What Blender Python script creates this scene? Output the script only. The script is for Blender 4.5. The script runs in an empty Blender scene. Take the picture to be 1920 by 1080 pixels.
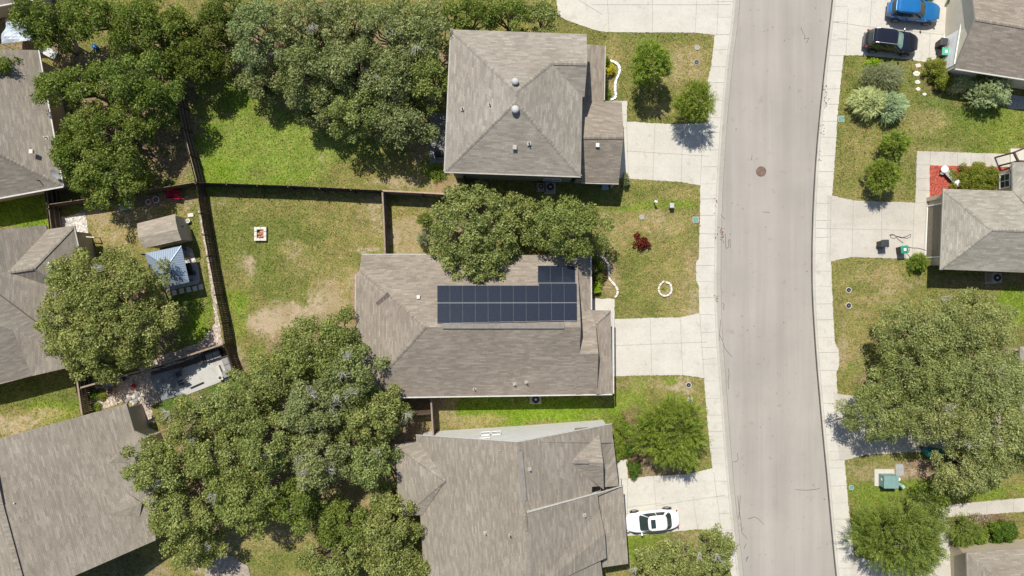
import bpy, bmesh, math, random
import numpy as np
from mathutils import Vector, Matrix
from mathutils.geometry import tessellate_polygon
R = math.radians
scene = bpy.context.scene
COL = scene.collection
# ------------------------------------------------ camera, world, sun, exposure
GZ = 0.13            # height of lawns and walks above the carriageway
CH = 60.0            # camera height above the lawns
S = 21.0             # photo pixels per metre on the ground
cam_d = bpy.data.cameras.new('camera'); cam = bpy.data.objects.new('camera', cam_d); COL.objects.link(cam)
cam.location = (0, 0, CH + GZ); cam_d.sensor_width = 36; cam_d.lens = 18.0 / (960 / S / CH)
cam_d.clip_start = 0.5; cam_d.clip_end = 2000; scene.camera = cam
world = bpy.data.worlds.new('World'); scene.world = world; world.use_nodes = True
wn = world.node_tree; wn.nodes.clear()
sky = wn.nodes.new('ShaderNodeTexSky'); sky.sky_type = 'NISHITA'; sky.sun_disc = False
SUNV = Vector((-0.22, 0.56, 1.0)).normalized()
sky.sun_elevation = math.asin(SUNV.z); sky.sun_rotation = math.atan2(SUNV.x, SUNV.y)
bg = wn.nodes.new('ShaderNodeBackground'); bg.inputs[1].default_value = 0.095
wo = wn.nodes.new('ShaderNodeOutputWorld')
wn.links.new(sky.outputs[0], bg.inputs[0]); wn.links.new(bg.outputs[0], wo.inputs[0])
sun_d = bpy.data.lights.new('sun', 'SUN'); sun_d.energy = 4.8; sun_d.angle = R(0.53); sun_d.color = (1.0, 0.965, 0.865)
sun = bpy.data.objects.new('sun', sun_d); COL.objects.link(sun)
sun.rotation_euler = (-SUNV).to_track_quat('-Z', 'Y').to_euler(); sun.location = (-20, 40, 80)
scene.view_settings.view_transform = 'Standard'; scene.view_settings.look = 'None'
scene.view_settings.gamma = 1; scene.view_settings.exposure = 0.22
scene.render.engine = 'CYCLES'
rng = np.random.default_rng(7); random.seed(7)

def P(px, py, h=0.0):
    k = (CH - h) / CH / S
    return Vector(((px - 960) * k, (540 - py) * k, h + GZ))

# ------------------------------------------------ materials
MATS = {}
def sh(r, g, b):
    f = lambda c: (c / 255 / 12.92) if c / 255 <= 0.04045 else ((c / 255 + 0.055) / 1.055) ** 2.4
    return (f(r), f(g), f(b), 1)
def nt(name):
    m = bpy.data.materials.new(name); m.use_nodes = True; t = m.node_tree; t.nodes.clear()
    o = t.nodes.new('ShaderNodeOutputMaterial'); b = t.nodes.new('ShaderNodeBsdfPrincipled')
    t.links.new(b.outputs[0], o.inputs[0]); MATS[name] = m
    return m, t, b, o
def N(t, kind, **kw):
    n = t.nodes.new(kind)
    for k, v in kw.items():
        if k.startswith('i_'): n.inputs[k[2:].replace('_', ' ')].default_value = v
        else: setattr(n, k, v)
    return n
def ramp(t, src, stops):
    r = t.nodes.new('ShaderNodeValToRGB'); e = r.color_ramp.elements
    while len(e) < len(stops): e.new(0.5)
    for el, (p, c) in zip(e, stops):
        el.position = p; el.color = c if len(c) == 4 else (*c, 1)
    t.links.new(src, r.inputs[0]); return r.outputs[0]
def mul(t, a, b, f=1.0, mode='MULTIPLY'):
    m = t.nodes.new('ShaderNodeMix'); m.data_type = 'RGBA'; m.blend_type = mode; m.inputs[0].default_value = f
    for i, s in ((6, a), (7, b)):
        if isinstance(s, tuple): m.inputs[i].default_value = s
        else: t.links.new(s, m.inputs[i])
    return m.outputs[2]
def coords(t, scale=(1, 1, 1), src='Object'):
    c = t.nodes.new('ShaderNodeTexCoord'); m = t.nodes.new('ShaderNodeMapping'); m.inputs['Scale'].default_value = scale
    t.links.new(c.outputs[src], m.inputs[0]); return m.outputs[0]
def noise(t, vec, scale, detail=4, rough=0.6):
    n = t.nodes.new('ShaderNodeTexNoise'); n.inputs['Scale'].default_value = scale
    n.inputs['Detail'].default_value = detail; n.inputs['Roughness'].default_value = rough
    t.links.new(vec, n.inputs['Vector']); return n.outputs[0]
def bump(t, b, src, dist=0.02, strength=0.5):
    n = t.nodes.new('ShaderNodeBump'); n.inputs['Distance'].default_value = dist; n.inputs['Strength'].default_value = strength
    t.links.new(src, n.inputs['Height']); t.links.new(n.outputs[0], b.inputs['Normal'])
def plain(name, col, rough=0.6, metal=0.0, var=0.15, scale=3.0, spec=0.5, coat=0.0):
    if name in MATS: return MATS[name]
    m, t, b, o = nt(name); v = coords(t)
    f = ramp(t, noise(t, v, scale, 6), [(0.3, (1 - var,) * 3), (0.7, (1 + var,) * 3)])
    t.links.new(mul(t, (*col[:3], 1), f), b.inputs['Base Color'])
    b.inputs['Roughness'].default_value = rough; b.inputs['Metallic'].default_value = metal
    b.inputs['Specular IOR Level'].default_value = spec; b.inputs['Coat Weight'].default_value = coat
    return m
def concrete(name, col, joints=False, var=0.10):
    m, t, b, o = nt(name); v = coords(t)
    a = ramp(t, noise(t, v, 0.35, 6, 0.65), [(0.3, (1 - var, 1 - var, 1 - var * 1.1)), (0.7, (1 + var * .6,) * 3)])
    c = ramp(t, noise(t, v, 5.0, 8, 0.75), [(0.3, (0.90, 0.89, 0.88)), (0.65, (1.04, 1.04, 1.04))])
    d = ramp(t, noise(t, v, 1.3, 3, 0.5), [(0.60, (1, 1, 1)), (0.78, (0.86, 0.84, 0.80))])
    d = mul(t, d, ramp(t, noise(t, v, 2.1, 2, 0.4), [(0.70, (1, 1, 1)), (0.78, (0.88, 0.87, 0.85))]))
    d = mul(t, d, ramp(t, noise(t, coords(t, (0.10, 2.2, 1)), 1.0, 3, 0.5), [(0.52, (1, 1, 1)), (0.72, (0.96, 0.955, 0.95))]))
    sp = ramp(t, noise(t, v, 22, 3, 0.6), [(0.35, (0.96,) * 3), (0.6, (1.02,) * 3)])
    t.links.new(mul(t, mul(t, mul(t, mul(t, (*col[:3], 1), a), c), d), sp), b.inputs['Base Color'])
    b.inputs['Roughness'].default_value = 0.9; b.inputs['Specular IOR Level'].default_value = 0.2
    bump(t, b, noise(t, v, 30, 4), 0.004, 0.4)
    return m
def asphalt(name, col):
    m, t, b, o = nt(name); v = coords(t)
    a = ramp(t, noise(t, v, 0.16, 5, 0.6), [(0.3, (0.90,) * 3), (0.7, (1.06, 1.055, 1.05))])
    st = ramp(t, noise(t, coords(t, (0.8, 0.03, 1)), 1.0, 4, 0.6), [(0.35, (0.92,) * 3), (0.65, (1.06,) * 3)])
    st2 = ramp(t, noise(t, coords(t, (9, 0.10, 1)), 1.0, 3, 0.6), [(0.3, (0.965,) * 3), (0.7, (1.03,) * 3)])
    sp = ramp(t, noise(t, v, 24, 4, 0.8), [(0.3, (0.78,) * 3), (0.7, (1.2,) * 3)])
    sk = ramp(t, noise(t, v, 1.1, 3, 0.5), [(0.64, (1, 1, 1)), (0.76, (0.80,) * 3)])
    x = mul(t, mul(t, mul(t, mul(t, mul(t, (*col[:3], 1), a), st), st2), sp), sk)
    t.links.new(x, b.inputs['Base Color']); b.inputs['Roughness'].default_value = 0.95; b.inputs['Specular IOR Level'].default_value = 0.15
    bump(t, b, noise(t, v, 45, 3), 0.006, 0.5)
    return m
def shingles(name, c1, c2, c3):
    m, t, b, o = nt(name); uv = coords(t, (1, 1, 1), 'UV')
    def brick(w, h, ca, cb, mc, bias=0.0, off=0.5, ms=0.008):
        n = t.nodes.new('ShaderNodeTexBrick'); n.offset = off; n.inputs['Scale'].default_value = 1.0
        n.inputs['Color1'].default_value = (*ca, 1); n.inputs['Color2'].default_value = (*cb, 1); n.inputs['Mortar'].default_value = (*mc, 1)
        n.inputs['Mortar Size'].default_value = ms; n.inputs['Mortar Smooth'].default_value = 0.3; n.inputs['Bias'].default_value = bias
        n.inputs['Brick Width'].default_value = w; n.inputs['Row Height'].default_value = h
        t.links.new(uv, n.inputs['Vector']); return n
    a = brick(0.33, 0.143, (1, 1, 1), (1, 1, 1), (0.72, 0.71, 0.70), 0, 0.5, 0.010)
    sx = t.nodes.new('ShaderNodeSeparateXYZ'); t.links.new(uv, sx.inputs[0])
    def M(op, *ins):
        n = t.nodes.new('ShaderNodeMath'); n.operation = op
        for k, q in enumerate(ins):
            if isinstance(q, (int, float)): n.inputs[k].default_value = q
            else: t.links.new(q, n.inputs[k])
        return n.outputs[0]
    def tabs(w, h, seed):
        """one random value per shingle tab, every course starting at its own offset"""
        row = M('FLOOR', M('DIVIDE', sx.outputs[1], h)); rn = t.nodes.new('ShaderNodeTexWhiteNoise'); rn.noise_dimensions = '1D'; t.links.new(M('ADD', row, seed), rn.inputs['W'])
        cell = M('FLOOR', M('ADD', M('DIVIDE', sx.outputs[0], w), M('MULTIPLY', rn.outputs['Value'], 13.0)))
        cx = t.nodes.new('ShaderNodeCombineXYZ'); t.links.new(cell, cx.inputs[0]); t.links.new(row, cx.inputs[1]); cx.inputs[2].default_value = seed
        wn_ = t.nodes.new('ShaderNodeTexWhiteNoise'); wn_.noise_dimensions = '3D'; t.links.new(cx.outputs[0], wn_.inputs['Vector']); return wn_.outputs['Value']
    t1 = ramp(t, tabs(0.50, 0.143, 3.0), [(0.0, tuple(p * .55 + q * .35 for p, q in zip(c1, c2))), (0.5, tuple((p + q) / 2 * .97 for p, q in zip(c1, c2))), (1.0, tuple(p * .3 + q * .76 for p, q in zip(c1, c2)))])
    t2 = ramp(t, tabs(0.85, 0.143, 11.0), [(0.0, (0.90, 0.89, 0.88)), (0.7, (1.01, 1.005, 1.0)), (1.0, (1.13, 1.12, 1.11))])
    big = ramp(t, noise(t, coords(t), 0.22, 4, 0.6), [(0.3, (0.90, 0.885, 0.87)), (0.7, (1.07, 1.07, 1.07))])
    stk = ramp(t, noise(t, coords(t, (0.9, 0.16, 1), 'UV'), 1.0, 5, 0.65), [(0.32, (0.88, 0.86, 0.84)), (0.62, (1.04, 1.04, 1.04))])
    gr = ramp(t, noise(t, coords(t), 26, 3, 0.7), [(0.3, (0.86,) * 3), (0.7, (1.12,) * 3)])
    x = mul(t, t1, t2); x = mul(t, x, a.outputs['Color'], 0.9); x = mul(t, x, big); x = mul(t, x, stk, 0.10); x = mul(t, x, gr)
    x = mul(t, x, (*c3, 1)); t.links.new(x, b.inputs['Base Color'])
    b.inputs['Roughness'].default_value = 0.92; b.inputs['Specular IOR Level'].default_value = 0.2
    bump(t, b, a.outputs['Fac'], 0.008, -0.6)
    return m
def wood(name, c1, c2, sc=(1, 1, 1)):
    m, t, b, o = nt(name)
    a = ramp(t, noise(t, coords(t, sc), 3.0, 5, 0.7), [(0.3, c1), (0.7, c2)])
    g = ramp(t, noise(t, coords(t), 14, 4, 0.6), [(0.3, (0.75,) * 3), (0.7, (1.2,) * 3)])
    t.links.new(mul(t, a, g), b.inputs['Base Color']); b.inputs['Roughness'].default_value = 0.85; b.inputs['Specular IOR Level'].default_value = 0.2
    return m
def leafmat(name, c1, c2, c3, trans=0.35):
    """three leaf tones picked per leaf by the face attribute tint, drifting slowly through the crown"""
    m, t, b, o = nt(name); t.nodes.remove(b)
    at = t.nodes.new('ShaderNodeAttribute'); at.attribute_name = 'tint'
    col = ramp(t, at.outputs['Fac'], [(0.0, c1), (0.5, c2), (1.0, c3)])
    big = ramp(t, noise(t, coords(t), 0.8, 3, 0.5), [(0.3, (0.82, 0.86, 0.80)), (0.7, (1.15, 1.10, 1.02))])
    oi = t.nodes.new('ShaderNodeObjectInfo'); own = ramp(t, oi.outputs['Random'], [(0.0, (0.84, 0.92, 0.82)), (0.35, (0.96, 1.0, 1.0)), (0.7, (1.02, 1.02, 1.04)), (1.0, (0.90, 1.01, 1.08))])
    cl = ramp(t, noise(t, coords(t), 2.6, 3, 0.6), [(0.32, (0.80, 0.84, 0.80)), (0.68, (1.18, 1.14, 1.12))])
    col = mul(t, mul(t, mul(t, col, big), own), cl)
    d = t.nodes.new('ShaderNodeBsdfDiffuse'); tr = t.nodes.new('ShaderNodeBsdfTranslucent'); g = t.nodes.new('ShaderNodeBsdfGlossy')
    g.inputs['Roughness'].default_value = 0.45; g.inputs['Color'].default_value = (0.8, 0.85, 0.8, 1)
    t.links.new(col, d.inputs[0]); t.links.new(mul(t, col, (1.0, 1.0, 0.8, 1) if name in ('cream_leaves', 'silver_leaves', 'grey_green_leaves') else (1.0, 1.15, 0.45, 1)), tr.inputs[0])
    m1 = t.nodes.new('ShaderNodeMixShader'); m1.inputs[0].default_value = trans
    m2 = t.nodes.new('ShaderNodeMixShader'); m2.inputs[0].default_value = 0.012
    t.links.new(d.outputs[0], m1.inputs[1]); t.links.new(tr.outputs[0], m1.inputs[2])
    t.links.new(m1.outputs[0], m2.inputs[1]); t.links.new(g.outputs[0], m2.inputs[2]); t.links.new(m2.outputs[0], o.inputs[0])
    return m

M_conc = concrete('pale_concrete', (0.52, 0.49, 0.44))
M_conc2 = concrete('old_concrete', (0.47, 0.435, 0.385), var=0.14)
M_road = asphalt('worn_asphalt', (0.334, 0.304, 0.273))
M_joint = plain('joint', (0.31, 0.29, 0.26), 0.9)
M_seam = plain('seam', (0.05, 0.045, 0.045), 0.9, var=0.5, scale=1.5)
M_tar = plain('tar', (0.06, 0.055, 0.055), 0.7)
M_trim = plain('white_trim', (0.62, 0.60, 0.56), 0.5)
M_fascia = plain('fascia', (0.34, 0.31, 0.275), 0.6)
M_gutter = plain('gutter', (0.50, 0.48, 0.455), 0.5)
M_glass = plain('window_glass', (0.03, 0.04, 0.045), 0.08, spec=0.8, var=0.05)
M_black = plain('black_plastic', (0.018, 0.018, 0.02), 0.5)
M_dark = plain('dark_metal', (0.05, 0.05, 0.055), 0.45, 0.4)
M_pale = plain('pale_metal', (0.55, 0.56, 0.57), 0.35, 0.5)
M_white = plain('white_paint', (0.78, 0.78, 0.77), 0.5, var=0.05)
M_stone = plain('edging_stone', (0.60, 0.56, 0.50), 0.9, var=0.2, scale=6)
M_cream = plain('cream_stucco', (0.52, 0.45, 0.33), 0.85, var=0.06)
M_bark = wood('bark', (0.10, 0.08, 0.06), (0.20, 0.17, 0.14))
M_dead = wood('dead_wood', (0.34, 0.31, 0.29), (0.50, 0.47, 0.45))
M_fence = wood('weathered_fence', (0.052, 0.036, 0.028), (0.115, 0.082, 0.062))
M_fencetop = wood('fence_cap', (0.20, 0.15, 0.11), (0.34, 0.27, 0.20))
M_cedar = wood('pale_cedar', (0.30, 0.21, 0.14), (0.46, 0.34, 0.24))

# ------------------------------------------------ mesh helpers
def setmesh(me, V, F):
    """V (n,3) array, F (m,k) array with k = 3 or 4: fast path"""
    V = np.asarray(V, np.float32); F = np.asarray(F, np.int32); m, k = F.shape
    me.vertices.add(len(V)); me.vertices.foreach_set('co', V.ravel())
    me.loops.add(m * k); me.loops.foreach_set('vertex_index', F.ravel())
    me.polygons.add(m); me.polygons.foreach_set('loop_start', np.arange(0, m * k, k, dtype=np.int32))
    me.polygons.foreach_set('loop_total', np.full(m, k, np.int32)); me.update(calc_edges=True)
class MB:
    def __init__(s): s.v = []; s.f = []; s.m = []; s.uv = {}
    def add(s, vs, fs, mi=0):
        o = len(s.v); s.v += [tuple(v) for v in vs]
        for f in fs: s.f.append(tuple(i + o for i in f)); s.m.append(mi)
    def box(s, c, d, rz=0.0, mi=0, taper=1.0, ax=None):
        """c centre, d full size; taper shrinks the top in x,y; ax = optional 3x3"""
        M = ax if ax is not None else Matrix.Rotation(rz, 3, 'Z'); vs = []
        for z in (-.5, .5):
            k = taper if z > 0 else 1
            for x, y in ((-.5, -.5), (.5, -.5), (.5, .5), (-.5, .5)):
                vs.append(Vector(c) + M @ Vector((x * d[0] * k, y * d[1] * k, z * d[2])))
        s.add(vs, [(3, 2, 1, 0), (4, 5, 6, 7), (0, 1, 5, 4), (1, 2, 6, 5), (2, 3, 7, 6), (3, 0, 4, 7)], mi)
    def bar(s, a, b, w, h, mi=0):
        a, b = Vector(a), Vector(b); d = b - a; L = d.length
        if L < 1e-5: return
        x = d / L; up = Vector((0, 0, 1)) if abs(x.z) < .95 else Vector((0, 1, 0))
        y = up.cross(x).normalized(); z = x.cross(y)
        s.box((a + b) / 2, (L, w, h), mi=mi, ax=Matrix((x, y, z)).transposed())
    def tube(s, pts, rs, n=6, mi=0, caps=True):
        pts = [Vector(p) for p in pts]; rs = rs if hasattr(rs, '__len__') else [rs] * len(pts); vs = []; fs = []
        for i, p in enumerate(pts):
            d = (pts[min(i + 1, len(pts) - 1)] - pts[max(i - 1, 0)]).normalized()
            u = (Vector((0, 0, 1)) if abs(d.z) < .9 else Vector((1, 0, 0))).cross(d).normalized(); w = d.cross(u)
            for k in range(n):
                a = 2 * math.pi * k / n; vs.append(p + (u * math.cos(a) + w * math.sin(a)) * rs[i])
        for i in range(len(pts) - 1):
            for k in range(n): fs.append((i * n + k, i * n + (k + 1) % n, (i + 1) * n + (k + 1) % n, (i + 1) * n + k))
        if caps: fs.append(tuple(range(n))[::-1]); fs.append(tuple((len(pts) - 1) * n + k for k in range(n)))
        s.add(vs, fs, mi)
    def cyl(s, c, r, h, n=20, mi=0, r2=None):
        c = Vector(c); s.tube([c, c + Vector((0, 0, h))], [r, r if r2 is None else r2], n, mi)
    def poly(s, pts, z0, z1, mi=0, mi_side=None):
        """flat slab from an outline of world (x, y)"""
        n = len(pts); t = tessellate_polygon([[Vector((p[0], p[1], 0)) for p in pts]])
        vs = [(p[0], p[1], z1) for p in pts]; fs = []
        for a, b, c in t:
            A, B, C = (Vector(vs[i]) for i in (a, b, c))
            fs.append((a, b, c) if (B - A).cross(C - A).z > 0 else (a, c, b))
        s.add(vs, fs, mi)
        if z0 < z1:
            ar = sum(pts[i][0] * pts[(i + 1) % n][1] - pts[(i + 1) % n][0] * pts[i][1] for i in range(n))
            q = list(pts) if ar > 0 else list(pts)[::-1]
            vs = [(p[0], p[1], z0) for p in q] + [(p[0], p[1], z1) for p in q]
            s.add(vs, [(i, (i + 1) % n, n + (i + 1) % n, n + i) for i in range(n)], mi if mi_side is None else mi_side)
    def build(s, name, mats, parent=None, smooth=False, bevel=0.0):
        me = bpy.data.meshes.new(name); me.from_pydata(s.v, [], s.f); me.update()
        for m in (mats if isinstance(mats, (list, tuple)) else [mats]): me.materials.append(m)
        me.polygons.foreach_set('material_index', s.m)
        if smooth: me.polygons.foreach_set('use_smooth', [True] * len(s.f))
        o = bpy.data.objects.new(name, me); COL.objects.link(o)
        if parent is not None:
            o.parent = parent
        if bevel:
            b = o.modifiers.new('b', 'BEVEL'); b.width = bevel; b.segments = 2; b.limit_method = 'ANGLE'
        return o
def tag(o, label=None, cat=None, group=None, kind=None):
    if label: o['label'] = label
    if cat: o['category'] = cat
    if group: o['group'] = group
    if kind: o['kind'] = kind
    return o
def thing(name, loc, label, cat, group=None, rz=0.0):
    o = bpy.data.objects.new(name, None); COL.objects.link(o); o.location = loc; o.rotation_euler.z = rz
    o.empty_display_size = 0.3
    return tag(o, label, cat, group)
def dup(root, loc, rz, label, group=None):
    r = root.copy(); COL.objects.link(r); r.location = loc; r.rotation_euler.z = rz; r['label'] = label
    if group: r['group'] = group
    for ch in list(root.children):
        c = ch.copy(); COL.objects.link(c); c.parent = r
        for g in list(ch.children):
            d = g.copy(); COL.objects.link(d); d.parent = c
    return r
def worldroot(name, label, cat, group=None):
    """Empty at the origin of its own mesh data, which is written in world metres"""
    return thing(name, (0, 0, 0), label, cat, group)
def recentre(root):
    """move the Empty to the base of its parts without moving them"""
    xs = []
    for c in root.children:
        if c.type == 'MESH' and len(c.data.vertices):
            a = np.empty(len(c.data.vertices) * 3, np.float32); c.data.vertices.foreach_get('co', a); a = a.reshape(-1, 3)
            xs.append(a.min(0)); xs.append(a.max(0))
    if not xs: return
    xs = np.array(xs); lo, hi = xs.min(0), xs.max(0)
    c = Vector(((lo[0] + hi[0]) / 2, (lo[1] + hi[1]) / 2, max(lo[2], 0.0)))
    root.location = c
    def shift(o):
        if o.type == 'MESH': o.data.transform(Matrix.Translation(-c))
        for k in o.children: shift(k)
    for k in root.children: shift(k)
def clip01(x): return np.clip(x, 0, 1)
# ------------------------------------------------ carriageway, kerbs, walks, drives
RL = [(1392, -420), (1388, -220), (1383, -80), (1379, 0), (1362, 150), (1350, 300), (1344, 450), (1345, 600), (1353, 720), (1367, 900), (1386, 1080), (1400, 1200), (1440, 1500)]
RR = [(1590, -420), (1580, -220), (1570, -80), (1562, 0), (1545, 150), (1531, 300), (1524, 450), (1524, 540), (1530, 650), (1539, 760), (1552, 900), (1569, 1080), (1583, 1200), (1622, 1500)]
def smoothline(pts, n=90):
    a = np.array(pts, float); ys = np.linspace(a[0, 1], a[-1, 1], n)
    # cubic (Catmull-Rom) through the points, as a function of y
    m = np.gradient(a[:, 0], a[:, 1]); xs = []
    for y in ys:
        i = min(max(np.searchsorted(a[:, 1], y) - 1, 0), len(a) - 2); h = a[i + 1, 1] - a[i, 1]; t = (y - a[i, 1]) / h
        xs.append((2*t**3-3*t**2+1)*a[i, 0] + (t**3-2*t**2+t)*h*m[i] + (-2*t**3+3*t**2)*a[i+1, 0] + (t**3-t**2)*h*m[i+1])
    return np.stack([xs, ys], 1)
L_ = smoothline(RL); R_ = smoothline(RR)
def w2(px, py): return ((px - 960) / S, (540 - py) / S)
Lw = [w2(*p) for p in L_]; Rw = [w2(*p) for p in R_]
def struct(o): o['kind'] = 'structure'; return o
def strip(a, b, z0, z1, name, m):
    """ribbon between two equally long polylines, with sides"""
    mb = MB(); n = len(a)
    vs = [(*p, z1) for p in a] + [(*p, z1) for p in b] + [(*p, z0) for p in a] + [(*p, z0) for p in b]; fs = []
    for i in range(n - 1):
        fs += [(i, i + 1, n + i + 1, n + i), (i, 2*n + i, 2*n + i + 1, i + 1), (n + i, n + i + 1, 3*n + i + 1, 3*n + i)]
    mb.add(vs, fs); o = mb.build(name, m)
    bm = bmesh.new(); bm.from_mesh(o.data); bmesh.ops.recalc_face_normals(bm, faces=bm.faces); bm.to_mesh(o.data); bm.free()
    return struct(o)
def off(line, d): return [(x + d, y) for x, y in line]
strip(off(Lw, -0.05), off(Rw, 0.05), -0.05, 0.0, 'road', M_road)
struct(strip(off(Lw, 0.0), off(Lw, 0.42), 0.0, 0.006, 'gutter_pan', concrete('gutter_concrete', (0.36, 0.335, 0.30))))
strip(off(Lw, 0.42), off(Lw, 0.46), 0.0, 0.010, 'road_seam', plain('faint_seam', (0.20, 0.18, 0.16), 0.9, var=.4))
strip(off(Rw, -0.07), off(Rw, 0.02), 0.0, 0.010, 'road_seam', M_seam)
strip(off(Lw, -0.17), off(Lw, 0.0), -0.05, 0.145, 'kerb', M_conc2)
strip(off(Rw, 0.02), off(Rw, 0.19), -0.05, 0.145, 'kerb', M_conc2)
strip(off(Lw, -0.20), off(Lw, -0.17), 0.0, 0.143, 'kerb_joint', M_joint)
strip(off(Rw, 0.19), off(Rw, 0.22), 0.0, 0.143, 'kerb_joint', M_joint)

def lx(y, line, o=0.0):
    a = np.array(line); return float(np.interp(y, a[::-1, 1], a[::-1, 0])) + o
def ragged(pts, amp=0.035, step=0.16, closed=True):
    """resample an outline (world) and let the turf nibble at it"""
    out = []; n = len(pts)
    for i in range(n if closed else n - 1):
        a, b = np.array(pts[i]), np.array(pts[(i + 1) % n]); d = b - a; L = np.hypot(*d)
        if L < 1e-6: continue
        k = max(1, int(L / step)); nn = np.array([-d[1], d[0]]) / L
        for j in range(k):
            t = j / k; p = a + d * t + (nn * random.uniform(-amp, amp) if j else 0); out.append((float(p[0]), float(p[1])))
    return out
def slab(name, pxs, z, m, amp=0.035, z0=0.0):
    mb = MB(); mb.poly(ragged([w2(*p) for p in pxs], amp), z0, z)
    o = mb.build(name, m); return struct(o)
LS = [(1350, -420), (1344, -80), (1342, 0), (1340, 60), (1337, 95), (1333, 125), (1327, 150), (1327, 190), (1327, 232), (1318, 300), (1313, 348), (1312, 420), (1310, 485), (1305, 492), (1305, 526), (1310, 536), (1311, 590), (1315, 650), (1320, 708), (1324, 760), (1330, 830), (1336, 880), (1350, 990), (1372, 1080), (1392, 1200), (1440, 1500)]
RS = [(1618, -420), (1598, -80), (1590, 0), (1582, 104), (1575, 165), (1570, 220), (1566, 290), (1560, 368), (1558, 430), (1558, 490), (1562, 590), (1565, 640), (1573, 658), (1573, 686), (1568, 700), (1570, 738), (1577, 800), (1583, 860), (1590, 940), (1602, 1048), (1608, 1100), (1625, 1250), (1655, 1500)]
def walk(name, lawn, kerb, o):
    lw = [w2(*p) for p in lawn]; ys = [p[1] for p in lw]
    y0, y1 = max(ys), min(ys); n = 120
    kb = [(lx(y1 + (y0 - y1) * i / n, kerb, o), y1 + (y0 - y1) * i / n) for i in range(n + 1)]
    mb = MB(); lr = ragged(lw, 0.03, closed=False) + [lw[-1]]
    mb.poly(lr + kb, 0.0, 0.150); struct(mb.build(name, M_conc))
walk('pavement', LS, Lw, -0.20); walk('pavement', RS, Rw, 0.22)
jt = MB()
def joint(a, b, z=0.158, w=0.035, mb=None):
    p, q = w2(*a), w2(*b); (mb or jt).bar((*p, z), (*q, z), w, 0.006)
def lawnx(tab, y): a = np.array(tab, float); return float(np.interp(y, a[:, 1], a[:, 0]))
y = -60
while y < 1120:      # transverse joints of both walks
    for tab, ln, sg in ((LS, L_, -1), (RS, R_, 1)):
        yy = y + (9 if sg > 0 else 0) + random.uniform(-2, 2); kx = float(np.interp(yy, ln[:, 1], ln[:, 0])) + sg * 4
        joint((lawnx(tab, yy), yy), (kx, yy + random.uniform(-1, 1)), w=random.choice((0.02, 0.03, 0.04)))
    y += 31
D = {
 'drive_top': [(1034, -120), (1046, 28), (1062, 38), (1085, 46), (1110, 55), (1132, 60), (1200, 61), (1250, 61), (1300, 61), (1334, 65), (1350, 66), (1362, -120)],
 'drive_a': [(1100, 189), (1176, 189), (1175, 228), (1210, 230), (1267, 233), (1300, 232), (1336, 229), (1336, 353), (1313, 348), (1277, 341), (1177, 335), (1120, 330)],
 'drive_b': [(1100, 560), (1152, 560), (1152, 598), (1220, 596), (1275, 595), (1312, 587), (1325, 587), (1331, 711), (1320, 709), (1280, 703), (1200, 704), (1100, 707)],
 'drive_c': [(1100, 862), (1176, 862), (1177, 897), (1226, 892), (1290, 889), (1326, 880), (1345, 876), (1362, 996), (1350, 995), (1308, 992), (1240, 999), (1100, 1012)],
 'drive_g': [(1582, -120), (1570, 104), (1622, 104), (1700, 111), (1744, 118), (1830, 132), (1840, 60), (1900, -120)],
 'drive_h': [(1551, 366), (1562, 367), (1600, 376), (1650, 378), (1716, 380), (1719, 283), (1893, 289), (1893, 313), (1743, 311), (1743, 400), (1800, 400), (1800, 500), (1745, 484), (1705, 485), (1660, 484), (1597, 482), (1558, 490), (1549, 491)],
 'drive_j': [(1562, 735), (1572, 738), (1605, 743), (1660, 758), (1700, 762), (1900, 770), (1900, 835), (1740, 846), (1622, 853), (1583, 863), (1574, 864)],
 'path_i': [(1752, 952), (1800, 944), (1960, 930), (1960, 956), (1800, 968), (1772, 970), (1800, 1030), (1830, 1200), (1597, 1200), (1594, 1042), (1640, 1052), (1700, 1046), (1745, 1040), (1765, 1036), (1752, 985)],
}
for i, (k, v) in enumerate(D.items()):
    slab('driveway' if k != 'path_i' else 'path', v, 0.1545 + 0.0006 * i, M_conc if k not in ('drive_j', 'path_i', 'drive_h') else M_conc2, 0.03)
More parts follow.
